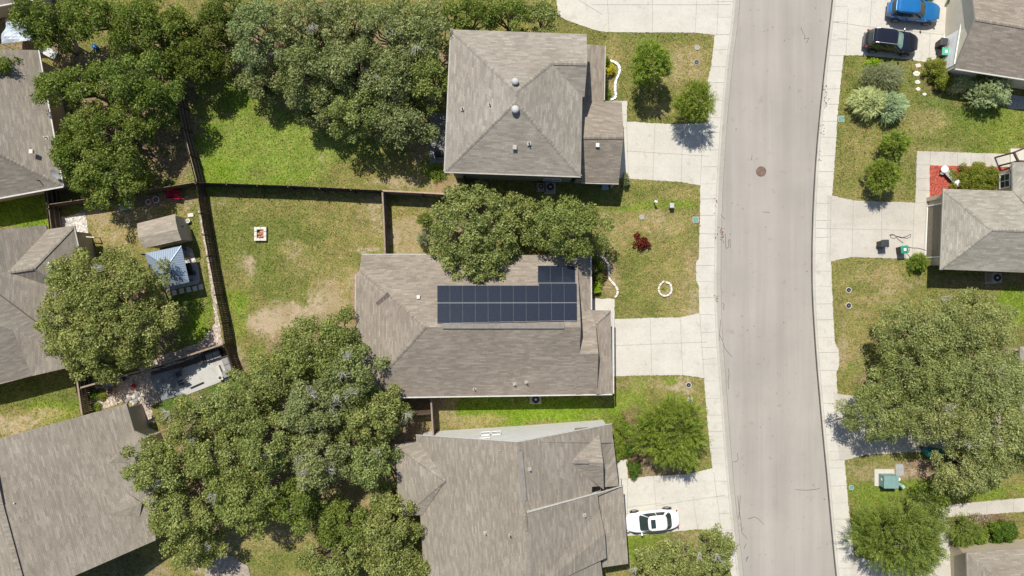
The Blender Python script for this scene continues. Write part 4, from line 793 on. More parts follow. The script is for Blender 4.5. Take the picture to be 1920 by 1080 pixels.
def settle(o):
    """put the origin of a one-mesh thing at its own base"""
    a = np.empty(len(o.data.vertices) * 3, np.float32); o.data.vertices.foreach_get('co', a); a = a.reshape(-1, 3); lo, hi = a.min(0), a.max(0)
    c = Vector(((lo[0] + hi[0]) / 2, (lo[1] + hi[1]) / 2, lo[2])); o.data.transform(Matrix.Translation(-c)); o.location = c
    return o
settle(dish)
def one(mb, name, mats, label, cat, group=None, **kw):
    o = mb.build(name, mats, None, **kw); tag(o, label, cat, group); return settle(o)

# ------------------------------------------------ fences
def fence(pts, label, name='wooden_fence', h=1.8, side=1, m=None, capm=None, top=False, gap=.004):
    root = thing(name, (0, 0, 0), label, 'fence', 'wooden garden fences'); Q = [P(x, y, h) for x, y in pts]; pk = MB(); rl = MB()
    for a, b in zip(Q, Q[1:]):
        a = a.copy(); b = b.copy(); a.z = b.z = GZ; d = b - a; L = d.length; x = d / L; y = Vector((-x.y, x.x, 0)) * side; n = int(L / .152); rz = math.atan2(x.y, x.x)
        for i in range(n):
            hh = h + random.uniform(-.025, .025); w = .152 - gap * random.uniform(.3, 1.9)
            pk.box(a + x * (i + .5) * L / n + y * random.uniform(-.006, .006) + Vector((0, 0, hh / 2 - .02)), (w, .018, hh), rz + random.uniform(-.03, .03))
        for z in (.3, .95, 1.55): rl.bar(a + y * .045 + Vector((0, 0, z)), b + y * .045 + Vector((0, 0, z)), .07, .09)
        if top: rl.bar(a + Vector((0, 0, h + .02)), b + Vector((0, 0, h + .02)), .14, .035)
        k = max(1, round(L / 2.4))
        for i in range(k + 1):
            if i == 0 and a != Q[0] and (a - Vector((Q[0].x, Q[0].y, GZ))).length > .01: continue
            p = MB(); p.box(a + d * (i / k) + y * .10 + Vector((0, 0, (h + .04) / 2)), (.10, .10, h + .04), rz); p.build('post', m or M_fence, root)
    pk.build('picket_panel', m or M_fence, root); rl.build('rail', capm or m or M_fence, root); recentre(root); return root
fence([(323, 152), (340, 240), (366, 341)], 'dark wooden fence running down from the dense trees on the upper left', side=1, capm=M_fencetop)
fence([(367, 343), (376, 400), (390, 480), (404, 553), (416, 607), (422, 650), (440, 697)], 'long dark slatted fence between the blue gazebo garden and the main back lawn', side=-1, gap=.010)
fence([(367, 342), (540, 348), (717, 357)], 'long dark fence between the bright upper lawn and the main back lawn', side=-1)
fence([(717, 357.5), (790, 361), (862, 365)], 'short newer pale-topped fence running to the corner of the two-storey house', name='wooden_fence', side=-1, top=True, capm=M_cedar)
fence([(717, 360), (720, 420), (722, 478)], 'short dark fence reaching down to the back corner of the main house', side=1, top=True, capm=M_fencetop)
fence([(365, 342), (273, 357), (88, 384)], 'dark fence behind the red wheelbarrow, running left under the trees', side=-1, capm=M_fencetop)
fence([(82, 352), (92, 431)], 'short dark fence with braced rails left of the white gravel pad', side=1, capm=M_fencetop)
fence([(418, 645), (285, 689), (151, 727)], 'dark fence along the upper side of the shaded patio', side=1, top=True, capm=M_fencetop)
fence([(141, 690), (147, 730), (154, 778)], 'short slatted fence beside the green strip at the lower left', side=1, gap=.012, top=True, capm=M_fencetop)
fence([(808, 746), (812, 815)], 'short dark fence between the main house and the lower house', side=1, top=True, capm=M_fencetop)
fence([(763, 778), (807, 775)], 'low short fence behind the main house under the oak branches', h=1.6, side=1, top=True)
fence([(868, 330), (866, 366)], 'very short fence return at the back corner of the two-storey house', side=1, capm=M_fencetop)

# ------------------------------------------------ foliage
LF = {'oak': leafmat('live_oak_leaves', (.135, .155, .045, 1), (.275, .292, .090, 1), (.46, .475, .200, 1)),
      'olive': leafmat('olive_oak_leaves', (.175, .188, .066, 1), (.325, .335, .126, 1), (.49, .495, .24, 1)),
      'grey': leafmat('grey_oak_leaves', (.132, .150, .058, 1), (.270, .288, .118, 1), (.45, .465, .245, 1)),
      'yel': leafmat('fresh_oak_leaves', (.075, .108, .018, 1), (.175, .220, .042, 1), (.330, .370, .105, 1)),
      'bright': leafmat('bright_leaves', (.115, .165, .022, 1), (.215, .280, .040, 1), (.340, .400, .080, 1)),
      'dk': leafmat('deep_leaves', (.085, .105, .018, 1), (.155, .180, .035, 1), (.245, .260, .06, 1)),
      'elm': leafmat('feathery_leaves', (.10, .14, .022, 1), (.21, .25, .05, 1), (.36, .39, .13, 1)),
      'bright2': leafmat('spray_leaves', (.085, .125, .016, 1), (.205, .255, .036, 1), (.38, .42, .10, 1)),
      'sage': leafmat('silver_leaves', (.26, .31, .16, 1), (.47, .53, .29, 1), (.66, .70, .46, 1)),
      'cream': leafmat('cream_leaves', (.48, .48, .22, 1), (.70, .69, .38, 1), (.82, .80, .56, 1)),
      'greyshrub': leafmat('grey_green_leaves', (.17, .19, .095, 1), (.29, .31, .17, 1), (.42, .44, .27, 1)),
      'box': leafmat('boxwood_leaves', (.05, .09, .012, 1), (.10, .17, .022, 1), (.18, .27, .05, 1)),
      'hedge': leafmat('hedge_leaves', (.15, .17, .022, 1), (.27, .28, .045, 1), (.38, .40, .09, 1)),
      'lime': leafmat('lime_leaves', (.22, .34, .02, 1), (.38, .50, .03, 1), (.52, .62, .08, 1)),
      'gold': leafmat('golden_leaves', (.42, .36, .02, 1), (.66, .54, .03, 1), (.78, .66, .08, 1)),
      'red': leafmat('red_leaves', (.07, .010, .008, 1), (.18, .022, .018, 1), (.32, .06, .04, 1)),
      'rust': leafmat('rusty_leaves', (.12, .05, .03, 1), (.20, .10, .05, 1), (.30, .20, .10, 1)),
      'rose': leafmat('rose_flowers', (.10, .14, .05, 1), (.45, .30, .25, 1), (.75, .66, .58, 1))}
def unit(a): return a / np.maximum(np.linalg.norm(a, axis=-1, keepdims=True), 1e-9)
def leaves(name, pos, ax, nrm, L, W, tint, mat_, parent):
    """one kite-shaped leaf per row: pos base, ax direction, nrm facing"""
    side = unit(np.cross(nrm, ax)); L = L[:, None]; W = W[:, None]; V = np.empty((len(pos), 4, 3))
    V[:, 0] = pos; V[:, 1] = pos + ax * L * .5 + side * W * .5; V[:, 2] = pos + ax * L; V[:, 3] = pos + ax * L * .5 - side * W * .5 + nrm * W * .15
    me = bpy.data.meshes.new(name); setmesh(me, V.reshape(-1, 3), np.arange(4 * len(pos)).reshape(-1, 4))
    at = me.attributes.new('tint', 'FLOAT', 'FACE'); at.data.foreach_set('value', np.clip(tint, 0, 1).astype(np.float32)); me.materials.append(mat_)
    o = bpy.data.objects.new(name, me); COL.objects.link(o); o.parent = parent; return o
def lumps(rx, ry, ht, hb, lr, r, flat=.75, dens=1.0, rough=.16, holes=0.0):
    n = max(5, int(1.25 * dens * rx * ry / (lr * lr) * 1.1)); k = np.arange(n) + .5; rad = np.sqrt(k / n); th = k * 2.39996 + r.uniform(0, 6.28)
    out = 1 + rough * np.sin(th * 2 + r.uniform(0, 6)) + rough * .8 * np.sin(th * 5 + r.uniform(0, 6)); th = th + r.normal(0, .12, n)
    x = rx * .96 * rad * out * np.cos(th) + r.normal(0, lr * .22, n); y = ry * .96 * rad * out * np.sin(th) + r.normal(0, lr * .22, n)
    R_l = lr * r.uniform(.62, 1.25, n); z = hb + (ht - hb) * np.sqrt(np.clip(1 - .93 * rad ** 2.2, .02, 1)) - R_l * flat * .9 - r.uniform(0, .30, n) * (ht - hb)
    keep = r.random(n) > holes; x, y, z, R_l = x[keep], y[keep], z[keep], R_l[keep]
    return np.stack([x, y, z, R_l, R_l * flat], 1)
def lumpleaves(lp, dens, size, r, spread=.16):
    cnt = (dens * 4 * lp[:, 3] ** 2).astype(int) + 6; idx = np.repeat(np.arange(len(lp)), cnt); n = len(idx); d = unit(r.normal(size=(n, 3)) + np.array([0, 0, .42]))
    rr = 1 - np.abs(r.normal(0, spread, n)); knob = 1 + .26 * np.sin(d[:, 0] * 7 + idx * 1.7) * np.sin(d[:, 1] * 8 + idx * 2.3) + .12 * np.sin(d[:, 2] * 11 + idx)
    pos = lp[idx, :3] + d * np.stack([lp[idx, 3], lp[idx, 3], lp[idx, 4]], 1) * (rr * knob)[:, None]
    nrm = unit(d * .9 + r.normal(0, .62, (n, 3)) + np.array([0, 0, .22])); a = unit(np.cross(nrm, r.normal(size=(n, 3)))); a = unit(a + d * .35)
    tint = np.repeat(r.uniform(-.16, .16, len(lp)), cnt) + r.normal(.54, .25, n); L = size * r.uniform(.6, 1.5, n); return pos, a, nrm, L, L * r.uniform(.5, .75, n), tint
def wood_of(root, rx, ry, ht, hb, lp, r, tr=.22, name='trunk', dead=0):
    mb = MB(); lean = Vector((r.normal(0, .25), r.normal(0, .25), 0)); fork = Vector((0, 0, hb * .55)) + lean * .5
    mb.tube([Vector((0, 0, -.15)), Vector((0, 0, .25)), fork * .6, fork], [tr * 1.5, tr * 1.05, tr * .95, tr * .85], 9)
    sel = lp[r.permutation(len(lp))[:min(len(lp), 16)]]
    for q in sel:
        e = Vector(q[:3]); mid = fork.lerp(e, .45) + Vector((r.normal(0, .2), r.normal(0, .2), r.uniform(.0, .5)))
        mb.tube([fork - Vector((0, 0, .1)), mid, fork.lerp(e, .8), e], [tr * .5, tr * .32, tr * .18, tr * .07], 6)
    mb.build('trunk', M_bark, root, smooth=True)
    if dead:
        for j in range(dead):
            db = MB(); q = lp[r.integers(len(lp))]; b0 = Vector(q[:3]) + Vector((0, 0, q[4] * .75)); g0 = r.uniform(0, 6.28)
            for k in range(r.integers(5, 10)):
                a = g0 + r.normal(0, .75); l = r.uniform(.35, 1.0); e = b0 + Vector((math.cos(a) * l, math.sin(a) * l, r.uniform(.12, .45))); m_ = b0.lerp(e, .5) + Vector((r.normal(0, .07), r.normal(0, .07), .1))
                db.tube([b0, m_, e], [.02, .014, .005], 4)
                for s in range(3):
                    f = b0.lerp(e, r.uniform(.3, .9)); a2 = a + r.choice([-1, 1]) * r.uniform(.4, 1.0); db.tube([f, f + Vector((math.cos(a2), math.sin(a2), .3)) * r.uniform(.15, .4)], [.010, .004], 4)
            db.build('dead_branch', M_dead, root)
SEED = [100]
def place(pxy, rxy, hm):
    c = P(pxy[0], pxy[1], hm); k = (CH - hm) / CH / S; return (c.x, c.y, GZ), rxy[0] * k, rxy[1] * k
def oak(pxy, rxy, ht, label, kind='oak', lr=.95, dens=1.0, size=.15, dead=0, holes=0.07, ld=270, name='oak_tree', cat='tree', group='trees of the neighbourhood', hb=None, flat=.75, rough=.16, wl=1.0):
    ht *= .86; dens *= 1.22; lr *= .80; SEED[0] += 1; r = np.random.default_rng(SEED[0]); hb = ht * .42 if hb is None else hb; loc, rx, ry = place(pxy, rxy, ht * .72)
    root = thing(name, loc, label, cat, group); lp = lumps(rx, ry, ht, hb, lr, r, dens=dens, holes=holes, flat=flat, rough=rough)
    # a lower skirt so the crown is closed from the side
    n2 = len(lp) // 3; th = r.uniform(0, 6.28, n2); q = r.uniform(.55, .86, n2); l2 = np.stack([rx * q * np.cos(th), ry * q * np.sin(th), r.uniform(hb * .85, hb * 1.25, n2), lr * r.uniform(.6, .9, n2), lr * .6 * np.ones(n2)], 1)
    al = np.concatenate([lp, l2]); pq = list(lumpleaves(al, ld, size, r)); pq[4] = pq[4] * wl; leaves('crown', *pq, LF[kind], root); wood_of(root, rx, ry, ht, hb, lp, r, tr=.10 + .035 * max(rx, ry), dead=dead); return root
def feather(pxy, rxy, ht, label, kind='elm', name='young_tree', n=None, slen=.75, cat='tree', group='trees of the neighbourhood', hb=None, per=16, leaf=.13, cone=0.6, droop=0.0, wl=.30, fill=1.0):
    """crown of leafy sprays that radiate from the middle"""
    SEED[0] += 1; r = np.random.default_rng(SEED[0]); hb = ht * .3 if hb is None else hb; loc, rx, ry = place(pxy, rxy, hb + (ht - hb) * .5); root = thing(name, loc, label, cat, group)
    if n is None: n = int(62 * rx * ry * math.pi * fill) + 90
    d = unit(r.normal(size=(n, 3)) * np.array([1, 1, .8]) + np.array([0, 0, .35])); hc = (ht - hb) / 2; cz = hb + hc * .8; q = r.uniform(.35, 1.0, n) ** .6
    th = np.arctan2(d[:, 1], d[:, 0]); out = 1 + .10 * np.sin(3 * th + SEED[0]) + .08 * np.sin(7 * th + SEED[0] * 2); tp = np.clip(1 - cone * np.clip(d[:, 2], 0, 1) ** 1.0 * .0, .2, 1)
    sl = slen * r.uniform(.6, 1.35, n); ex = np.stack([(rx - slen * .55) * out * tp, (ry - slen * .55) * out * tp, np.full(n, hc * 1.05)], 1)
    st = d * ex * q[:, None] + np.array([0, 0, cz]); st[:, 2] = np.maximum(st[:, 2], .12)
    K = max(4, int(rx * ry * 1.6)); ka = r.uniform(0, 6.28, K); kq = np.sqrt(r.uniform(.02, .62, K)); kc = np.stack([rx * kq * np.cos(ka), ry * kq * np.sin(ka), cz + hc * r.uniform(-.6, .35, K)], 1)
    near = np.argmin(((st[:, None, :] - kc[None]) ** 2).sum(-1), 1); loc_d = unit(st - kc[near]); dr = unit(d * np.array([1, 1, .55]) * .45 + loc_d * .75 + r.normal(0, .30, (n, 3)) + np.array([0, 0, .22 - droop]))
    idx = np.repeat(np.arange(n), per); t = np.tile(np.linspace(.08, 1, per), n); s = np.tile(np.array([1, -1] * (per // 2) + [1] * (per % 2)), n)
    up = unit(np.array([0, 0, 1.0]) + r.normal(0, .35, (n, 3)))[idx]; a0 = dr[idx]; side = unit(np.cross(up, a0)); pos = st[idx] + a0 * (sl[idx] * t)[:, None] - np.array([0, 0, 1.0]) * (t ** 2 * .12)[:, None]
    ax = unit(a0 * .8 + side * (s * .8)[:, None] + r.normal(0, .22, (len(idx), 3))); nrm = unit(up + r.normal(0, .25, up.shape)); L = leaf * (1.15 - .55 * t) * r.uniform(.8, 1.35, len(idx))
    tint = np.repeat(r.normal(.48, .13, n), per) + r.normal(0, .12, len(idx)) + .10 * t
    leaves('crown', pos, ax, nrm, L, L * wl, tint, LF[kind], root)
    mb = MB(); mb.tube([Vector((0, 0, -.1)), Vector((0, 0, hb)), Vector((0, 0, ht * .7))], [.04 + .02 * rx, .03 + .018 * rx, .012], 7)
    for i in r.permutation(n)[:46]: 
        e = Vector(st[i]); b0 = Vector((0, 0, max(.1, min(e.z * .55, ht * .6)))); mb.tube([b0, b0.lerp(e, .5) + Vector((0, 0, .06)), e], [.022, .014, .006], 4)
    mb.build('trunk' if cat == 'tree' else 'stem', M_bark, root, smooth=True); return root
def shrub(pxy, rxy, ht, label, kind, lr=.28, size=.08, ld=1100, name='shrub', **kw):
    SEED[0] += 1; r = np.random.default_rng(SEED[0]); loc, rx, ry = place(pxy, rxy, ht * .6); root = thing(name, loc, label, 'shrub', 'shrubs'); lr = min(lr, rx * .6, ry * .6)
    lp = lumps(rx, ry, ht, ht * .25, lr, r, dens=1.3, flat=kw.get('flat', .8), rough=kw.get('rough', .08)); leaves('foliage', *lumpleaves(lp, ld, size, r), LF[kind], root)
    mb = MB()
    for q in lp[:10]: mb.tube([Vector((0, 0, -.03)), Vector((q[0] * .5, q[1] * .5, q[2] * .6)), Vector(q[:3])], [.02, .014, .006], 4)
    mb.build('stem', M_bark, root); return root

# upper-left grove (fresh green oaks)
U = 'yel'
oak((68, 30), (64, 36), 7.5, 'bright green oak filling the top left corner behind the grey roof', U, lr=.8, holes=.12)
oak((165, 25), (66, 38), 8, 'oak at the top edge, second from the left corner', U, lr=.8, holes=.12)
oak((262, 50), (66, 62), 8, 'round oak at the top edge above the dense left-hand grove', U, lr=.75, holes=.12)
oak((90, 72), (34, 20), 6, 'small oak crown above the corner of the grey roof, over the pale tarpaulin', U, lr=.7, holes=.12)
oak((12, 128), (26, 28), 6.5, 'oak limb hanging over the grey roof at the left edge', U, lr=.6, holes=.12)
oak((138, 158), (84, 38), 8, 'wide oak leaning over the east eave of the grey roof', U, lr=.75, holes=.12)
oak((255, 150), (72, 58), 8.5, 'tall oak in the middle of the left-hand grove', U, lr=.9, holes=.12)
oak((190, 240), (92, 42), 8, 'broad oak below the grove, left of the shaded bare soil', U, lr=.75, holes=.12)
oak((196, 326), (72, 60), 7.5, 'lowest oak of the left-hand grove, just above the white lounge chair', U, lr=.8, holes=.12)
oak((128, 290), (30, 42), 6.5, 'small oak crown beside the satellite dish', U, lr=.65, holes=.12)
oak((362, 108), (58, 50), 6.5, 'dark olive-green tree over the top end of the fence', 'dk', lr=.75, size=.15)
oak((318, 60), (44, 46), 7, 'shaded oak between the left grove and the dark olive tree', U, lr=.8, holes=.25)
oak((392, 52), (44, 40), 6, 'shaded gappy oak just left of the grey woods', 'dk', lr=.65, holes=.2)
oak((425, 18), (50, 30), 7, 'dark gappy oak at the top edge left of the grey woods', 'dk', lr=.7, holes=.3)
oak((280, 195), (42, 40), 7, 'oak crown at the right of the left grove beside the fence', U, lr=.75, holes=.1)
# upper-middle woods (greyer oaks)
Gk = 'grey'
for a, b, c, l, d_ in [((480, 55), (60, 60), 9, 'pale grey-green oak at the left end of the upper woods', 1), ((492, 150), (52, 38), 5.5, 'oak with brownish drooping twigs just above the bright lawn', 1), ((560, 40), (62, 52), 9.5, 'grey oak at the top edge of the woods, second from its left end', 1),
                   ((572, 120), (62, 58), 9, 'grey oak in the middle left of the upper woods', 1), ((640, 38), (60, 50), 9.5, 'oak at the top centre of the upper woods', 1), ((655, 118), (64, 60), 9.5, 'tall central oak of the upper woods with pale twigs', 2),
                   ((728, 50), (64, 58), 9.5, 'oak at the top edge of the woods left of the two-storey roof', 1), ((738, 135), (60, 56), 9, 'oak in the right middle of the upper woods', 2), ((803, 60), (52, 52), 9, 'oak whose crown touches the north-west corner of the two-storey roof', 1),
                   ((800, 150), (50, 56), 8, 'oak pressed against the west side of the two-storey house', 0), ((592, 182), (62, 40), 6.8, 'oak at the lower left rim of the woods casting shade on the lawn', 1), ((668, 210), (60, 48), 8, 'oak at the bottom rim of the woods, centre', 0), ((748, 226), (64, 48), 7.5, 'oak at the lower right rim of the woods by the dark patio table', 0)]:
    oak(a, b, c, l, Gk if c != 8 else 'oak', lr=.78, dead=d_ )
oak((880, 28), (56, 36), 8, 'greener oak behind the two-storey house, left of the top driveway', 'yel', lr=.8, size=.15)
oak((955, 30), (52, 36), 8, 'green oak on the top edge directly above the two-storey roof', 'yel', lr=.8, size=.15)
oak((1018, 32), (30, 30), 7, 'oak crown at the edge of the top driveway', 'oak', lr=.6, size=.15)
# centre tree
oak((888, 432), (98, 84), 8, 'oak overhanging the solar panels, left crown of the pair', 'oak', lr=.75, size=.15, dead=0, rough=.12)
oak((1064, 426), (80, 55), 8.6, 'oak between the two houses in front, right crown of the pair', 'oak', lr=.75, size=.15, dead=1, rough=.12)
oak((968, 398), (38, 40), 7.2, 'smaller oak crown filling the gap behind the pair by the solar panels', 'oak', lr=.75, size=.15)
oak((908, 498), (44, 38), 6.8, 'low oak bough reaching over the solar panels', 'oak', lr=.65, size=.15)
feather((797, 412), (16, 14), 2.2, 'thin sapling left of the oak pair behind the main house', kind='elm', name='sapling', slen=.4)
feather((794, 448), (11, 14), 1.6, 'tiny grey sapling by the back wall of the main house', kind='greyshrub', name='sapling', slen=.35)
# big left oak
oak((180, 588), (138, 122), 9.5, 'big round oak between the hipped house and the blue gazebo', 'oak', lr=.8, size=.15, dead=2, rough=.10, holes=.08)
# lower-left woods
for a, b, c, l, k_, d_ in [((635, 625), (46, 42), 7, 'oak at the upper tip of the lower woods by the main house wall', 'oak', 0), ((570, 665), (62, 52), 8.5, 'oak on the rim of the lower woods under the bare dirt of the lawn', 'oak', 1), ((655, 700), (64, 58), 9, 'oak with pale dead twigs against the corner of the main house', 'grey', 3),
                   ((500, 712), (60, 50), 8.5, 'oak above the patio end of the lower woods', 'oak', 1), ((590, 765), (68, 60), 9.5, 'tall oak full of bleached dead branches in the lower woods', 'grey', 5), ((695, 785), (60, 56), 8.5, 'oak beside the short fences between the two houses', 'oak', 2),
                   ((430, 765), (62, 50), 8.5, 'oak above the strip of deep green lawn in the lower woods', 'oak', 1), ((345, 790), (60, 46), 8, 'oak at the upper left rim of the lower woods beside the patio', 'oak', 1), ((500, 830), (66, 60), 9.5, 'central oak of the lower woods', 'oak', 1),
                   ((400, 860), (66, 58), 9, 'oak in the left half of the lower woods', 'oak', 1), ((300, 875), (66, 62), 8.5, 'oak covering the east eave of the broad grey roof', 'oak', 1), ((600, 865), (66, 56), 9, 'oak with bleached twigs in the right half of the lower woods', 'grey', 4),
                   ((695, 870), (46, 44), 8, 'oak standing against the bay of the lower house', 'oak', 1), ((340, 965), (72, 52), 8, 'oak at the lower left rim near the broad grey roof', 'oak', 1), ((452, 940), (70, 62), 9, 'oak at the bottom of the woods, left of the shaded gap', 'oak', 1),
                   ((360, 1035), (56, 30), 7, 'low oak at the bottom edge beside the shaded yard', 'oak', 1), ((555, 945), (46, 44), 7.5, 'bright oak just above the gap at the bottom of the woods', 'yel', 0)]:
    oak(a, b, c, l, k_, lr=.78, dead=d_, size=.15)
for a, b, c, l in [((650, 985), (66, 42), 6.5, 'oak in the lower clump left of the gabled house'), ((722, 1000), (62, 56), 7, 'oak touching the west eave of the gabled house'), ((620, 1052), (68, 44), 6.5, 'oak at the bottom edge in the lower clump'), ((735, 1070), (66, 36), 6.5, 'oak at the bottom edge against the gabled house'), ((720, 935), (34, 22), 5.5, 'small oak crown below the bay of the gabled house')]:
    oak(a, b, c, l, 'yel' if 'lower clump left' in l else 'oak', lr=.75, size=.15)
# right-hand oaks
for a, b, c, l, d_ in [((1745, 622), (92, 56), 8, 'oak on the north side of the big grove at the right edge', 0), ((1835, 608), (78, 70), 8.5, 'oak against the right edge below the pale hipped house', 1), ((1745, 700), (92, 58), 8.5, 'oak leaning west over the lawn by the pavement', 1),
                   ((1850, 715), (92, 74), 9, 'central oak of the right-hand grove', 2), ((1675, 775), (88, 56), 7.5, 'oak shading the driveway beside the street', 0), ((1778, 786), (88, 52), 8.5, 'oak over the teal bin at the end of the shaded driveway', 2), ((1878, 820), (88, 84), 9, 'tall oak at the right edge above the concrete path', 1), ((1822, 885), (66, 44), 7.5, 'oak at the bottom of the right-hand grove by the concrete path', 0)]:
    oak(a, b, c, l, 'olive', lr=.72, size=.16, dead=d_, rough=.08, holes=.03, wl=.6)
oak((1268, 1058), (82, 34), 5.5, 'spreading oak at the bottom edge by the lower front lawn', 'oak', lr=.6, size=.15, dead=2)
oak((1347, 1040), (36, 46), 5, 'slim oak at the bottom edge overhanging the pavement', 'oak', lr=.5, size=.13, dead=1)
oak((1750, 950), (36, 34), 5, 'dark green small tree on the lawn behind the teal utility box', 'yel', lr=.5, size=.12)
# feathery street trees
feather((1220, 118), (40, 42), 5.2, 'upright bright green young tree on the upper front lawn', kind='bright', slen=.5, leaf=.17, hb=1.9, wl=.42, per=12, fill=1.1)
feather((1303, 190), (40, 39), 4.6, 'round young tree shading the driveway edge of the two-storey house', kind='bright2', slen=.6, leaf=.16, hb=1.6, wl=.36, per=12, fill=1.2)
feather((1260, 812), (72, 70), 5.2, 'large feathery tree between the lower driveway and the pavement', kind='bright2', slen=.8, leaf=.19, hb=1.2, fill=.7, per=16, wl=.32)
feather((1692, 1012), (88, 76), 5.5, 'large feathery tree at the bottom right near the pavement', slen=.9, leaf=.19, hb=1.2, kind='elm', fill=.7, per=16, wl=.32)
feather((1679, 270), (25, 26), 3.4, 'small upright tree, upper of the two on the right front lawn', kind='bright', slen=.4, leaf=.15, hb=1.0, wl=.42, per=12, fill=1.4)
feather((1658, 330), (31, 33), 3.2, 'small upright tree, lower of the two on the right front lawn', kind='bright2', slen=.45, leaf=.15, hb=1.0, wl=.4, per=12, fill=1.4)
feather((1812, 995), (30, 30), 2.4, 'loose pale green bush where the path meets the planting bed', kind='elm', name='bush', cat='shrub', group='shrubs', slen=.5)
feather((1856, 166), (41, 40), 2.6, 'big round silver-green shrub under the eave at the upper right', kind='sage', name='shrub', cat='shrub', group='shrubs', slen=.45, leaf=.13, hb=.2, per=14, fill=1.5, wl=.36)
feather((1851, 148), (22, 14), 2.4, 'olive tuft behind the big silver-green shrub against the eave', kind='elm', name='shrub', cat='shrub', group='shrubs', slen=.4)
feather((1656, 143), (44, 27), 1.9, 'wide grey-green sage bush nearest the black car', kind='greyshrub', name='shrub', cat='shrub', group='shrubs', slen=.55, leaf=.10, hb=.2, fill=1.6)
feather((1628, 190), (35, 30), 1.9, 'creamy white-leaved bush on the right front lawn', kind='cream', name='shrub', cat='shrub', group='shrubs', slen=.4, leaf=.10, hb=.2, fill=2.0, wl=.4)
feather((1671, 199), (31, 29), 1.9, 'pale green variegated bush beside the creamy one', kind='sage', name='shrub', cat='shrub', group='shrubs', slen=.4, leaf=.09, hb=.2, fill=2.0, wl=.4)
feather((1797, 157), (20, 17), 1.3, 'variegated yellow and cream bush left of the big silver-green shrub', kind='cream', name='shrub', cat='shrub', group='shrubs', slen=.35, leaf=.10, hb=.1, fill=2.2)
feather((1723, 491), (17, 16), 1.3, 'small green shrub at the corner of the pale hipped house', kind='bright', name='shrub', cat='shrub', group='shrubs', slen=.35, hb=.1, fill=2)
shrub((1640, 118), (18, 8), .8, 'low lime-yellow shrub between the black car and the grey-green bush', 'lime')
shrub((1758, 128), (19, 20), 1.5, 'olive-brown shrub below the green bin at the top right', 'hedge')
shrub((1772, 150), (20, 17), 1.5, 'olive shrub left of the variegated bush', 'hedge')
shrub((1834, 333), (50, 28), 1.3, 'clipped olive-green hedge on the red mulch bed', 'hedge', lr=.34, rough=.03, flat=.95)
shrub((1885, 1001), (26, 21), 1.3, 'dense round dark green shrub in the bed at the bottom right', 'box', lr=.3, size=.09)
shrub((1838, 1006), (18, 15), 1.1, 'bright green shrub in the middle of the bottom right bed', 'bright', lr=.25)
shrub((1806, 1012), (20, 15), 1.1, 'leafy green shrub at the left end of the bottom right bed', 'bright', lr=.28)
shrub((1864, 990), (14, 12), .9, 'small green shrub between the two darker ones in the bottom right bed', 'bright', lr=.2)
shrub((1833, 972), (15, 9), .7, 'rose bush with pale flowers along the concrete path', 'rose', lr=.18, ld=480)
shrub((1853, 975), (9, 7), .5, 'small rose bush with pink flowers along the concrete path', 'rose', lr=.15, ld=480)
shrub((1190, 881), (12, 16), .9, 'round clipped shrub beside the lower driveway', 'box', rough=.02)
shrub((1178, 843), (10, 14), .9, 'round clipped shrub, upper of the two beside the feathery tree', 'box', rough=.02)
shrub((1163, 800), (14, 17), 1.1, 'bright green hedge clump at the upper end of the lower front bed', 'bright', rough=.1)
shrub((1159, 838), (11, 28), 1.1, 'tall bright green hedge along the gabled house front', 'bright', rough=.05)
shrub((1177, 808), (15, 13), 1.0, 'bright green shrub right of the hedge clump in the lower front bed', 'bright', rough=.1)
shrub((1145, 128), (7, 11), .9, 'golden yellow shrub inside the white curved edging', 'gold', size=.09, lr=.2)
shrub((1138, 175), (6, 13), .7, 'small green shrub at the lower end of the white curved edging', 'bright', lr=.2); shrub((1139, 118), (5, 9), .9, 'dark green shrub behind the golden yellow one', 'box', lr=.2)
shrub((1119, 540), (9, 12), .9, 'lime green shrub at the lower end of the main house bed', 'lime', size=.09, lr=.22)
shrub((1123, 520), (11, 12), .9, 'dark green shrub in the middle of the main house bed', 'dk', lr=.22); shrub((1131, 517), (7, 10), .6, 'rust-red low shrub at the curved stone edging', 'rust', lr=.18)
shrub((1125, 499), (7, 7), .6, 'small yellow-green shrub near the top of the main house bed', 'lime', lr=.18); shrub((1116, 487), (7, 9), .8, 'green shrub at the top of the main house bed', 'dk', lr=.2)
shrub((1202, 454), (13, 11), 1.0, 'dark red-leaved shrub alone on the main front lawn', 'red', size=.11, lr=.22, rough=.22, ld=630)
shrub((1245, 541), (4, 3), .3, 'tiny yellow plant inside the ring of white stones', 'lime', size=.07, lr=.1, ld=480)
shrub((1173, 336), (6, 12), 1.2, 'grey-green shrub at the street corner of the two-storey house', 'greyshrub', lr=.2)
shrub((172, 742), (9, 9), .8, 'green bush in the shaded yard beside the short slatted fence', 'box'); shrub((190, 738), (8, 11), .6, 'olive bush beside the round table in the shaded yard', 'hedge'); shrub((178, 762), (9, 6), .6, 'low green bush by the wall corner in the shaded yard', 'bright')
shrub((820, 322), (14, 16), .8, 'bright green weeds below the dark patio table', 'bright', lr=.25, ld=540); shrub((1782, 2), (8, 6), .6, 'green plant in a terracotta pot beside the garage at the top', 'box', lr=.2)
shrub((1727, -2), (30, 9), 1.0, 'dark hedge behind the blue car at the top edge', 'dk', lr=.3); shrub((1712, 508), (7, 6), .4, 'low weedy plant below the corner shrub', 'bright', lr=.15)
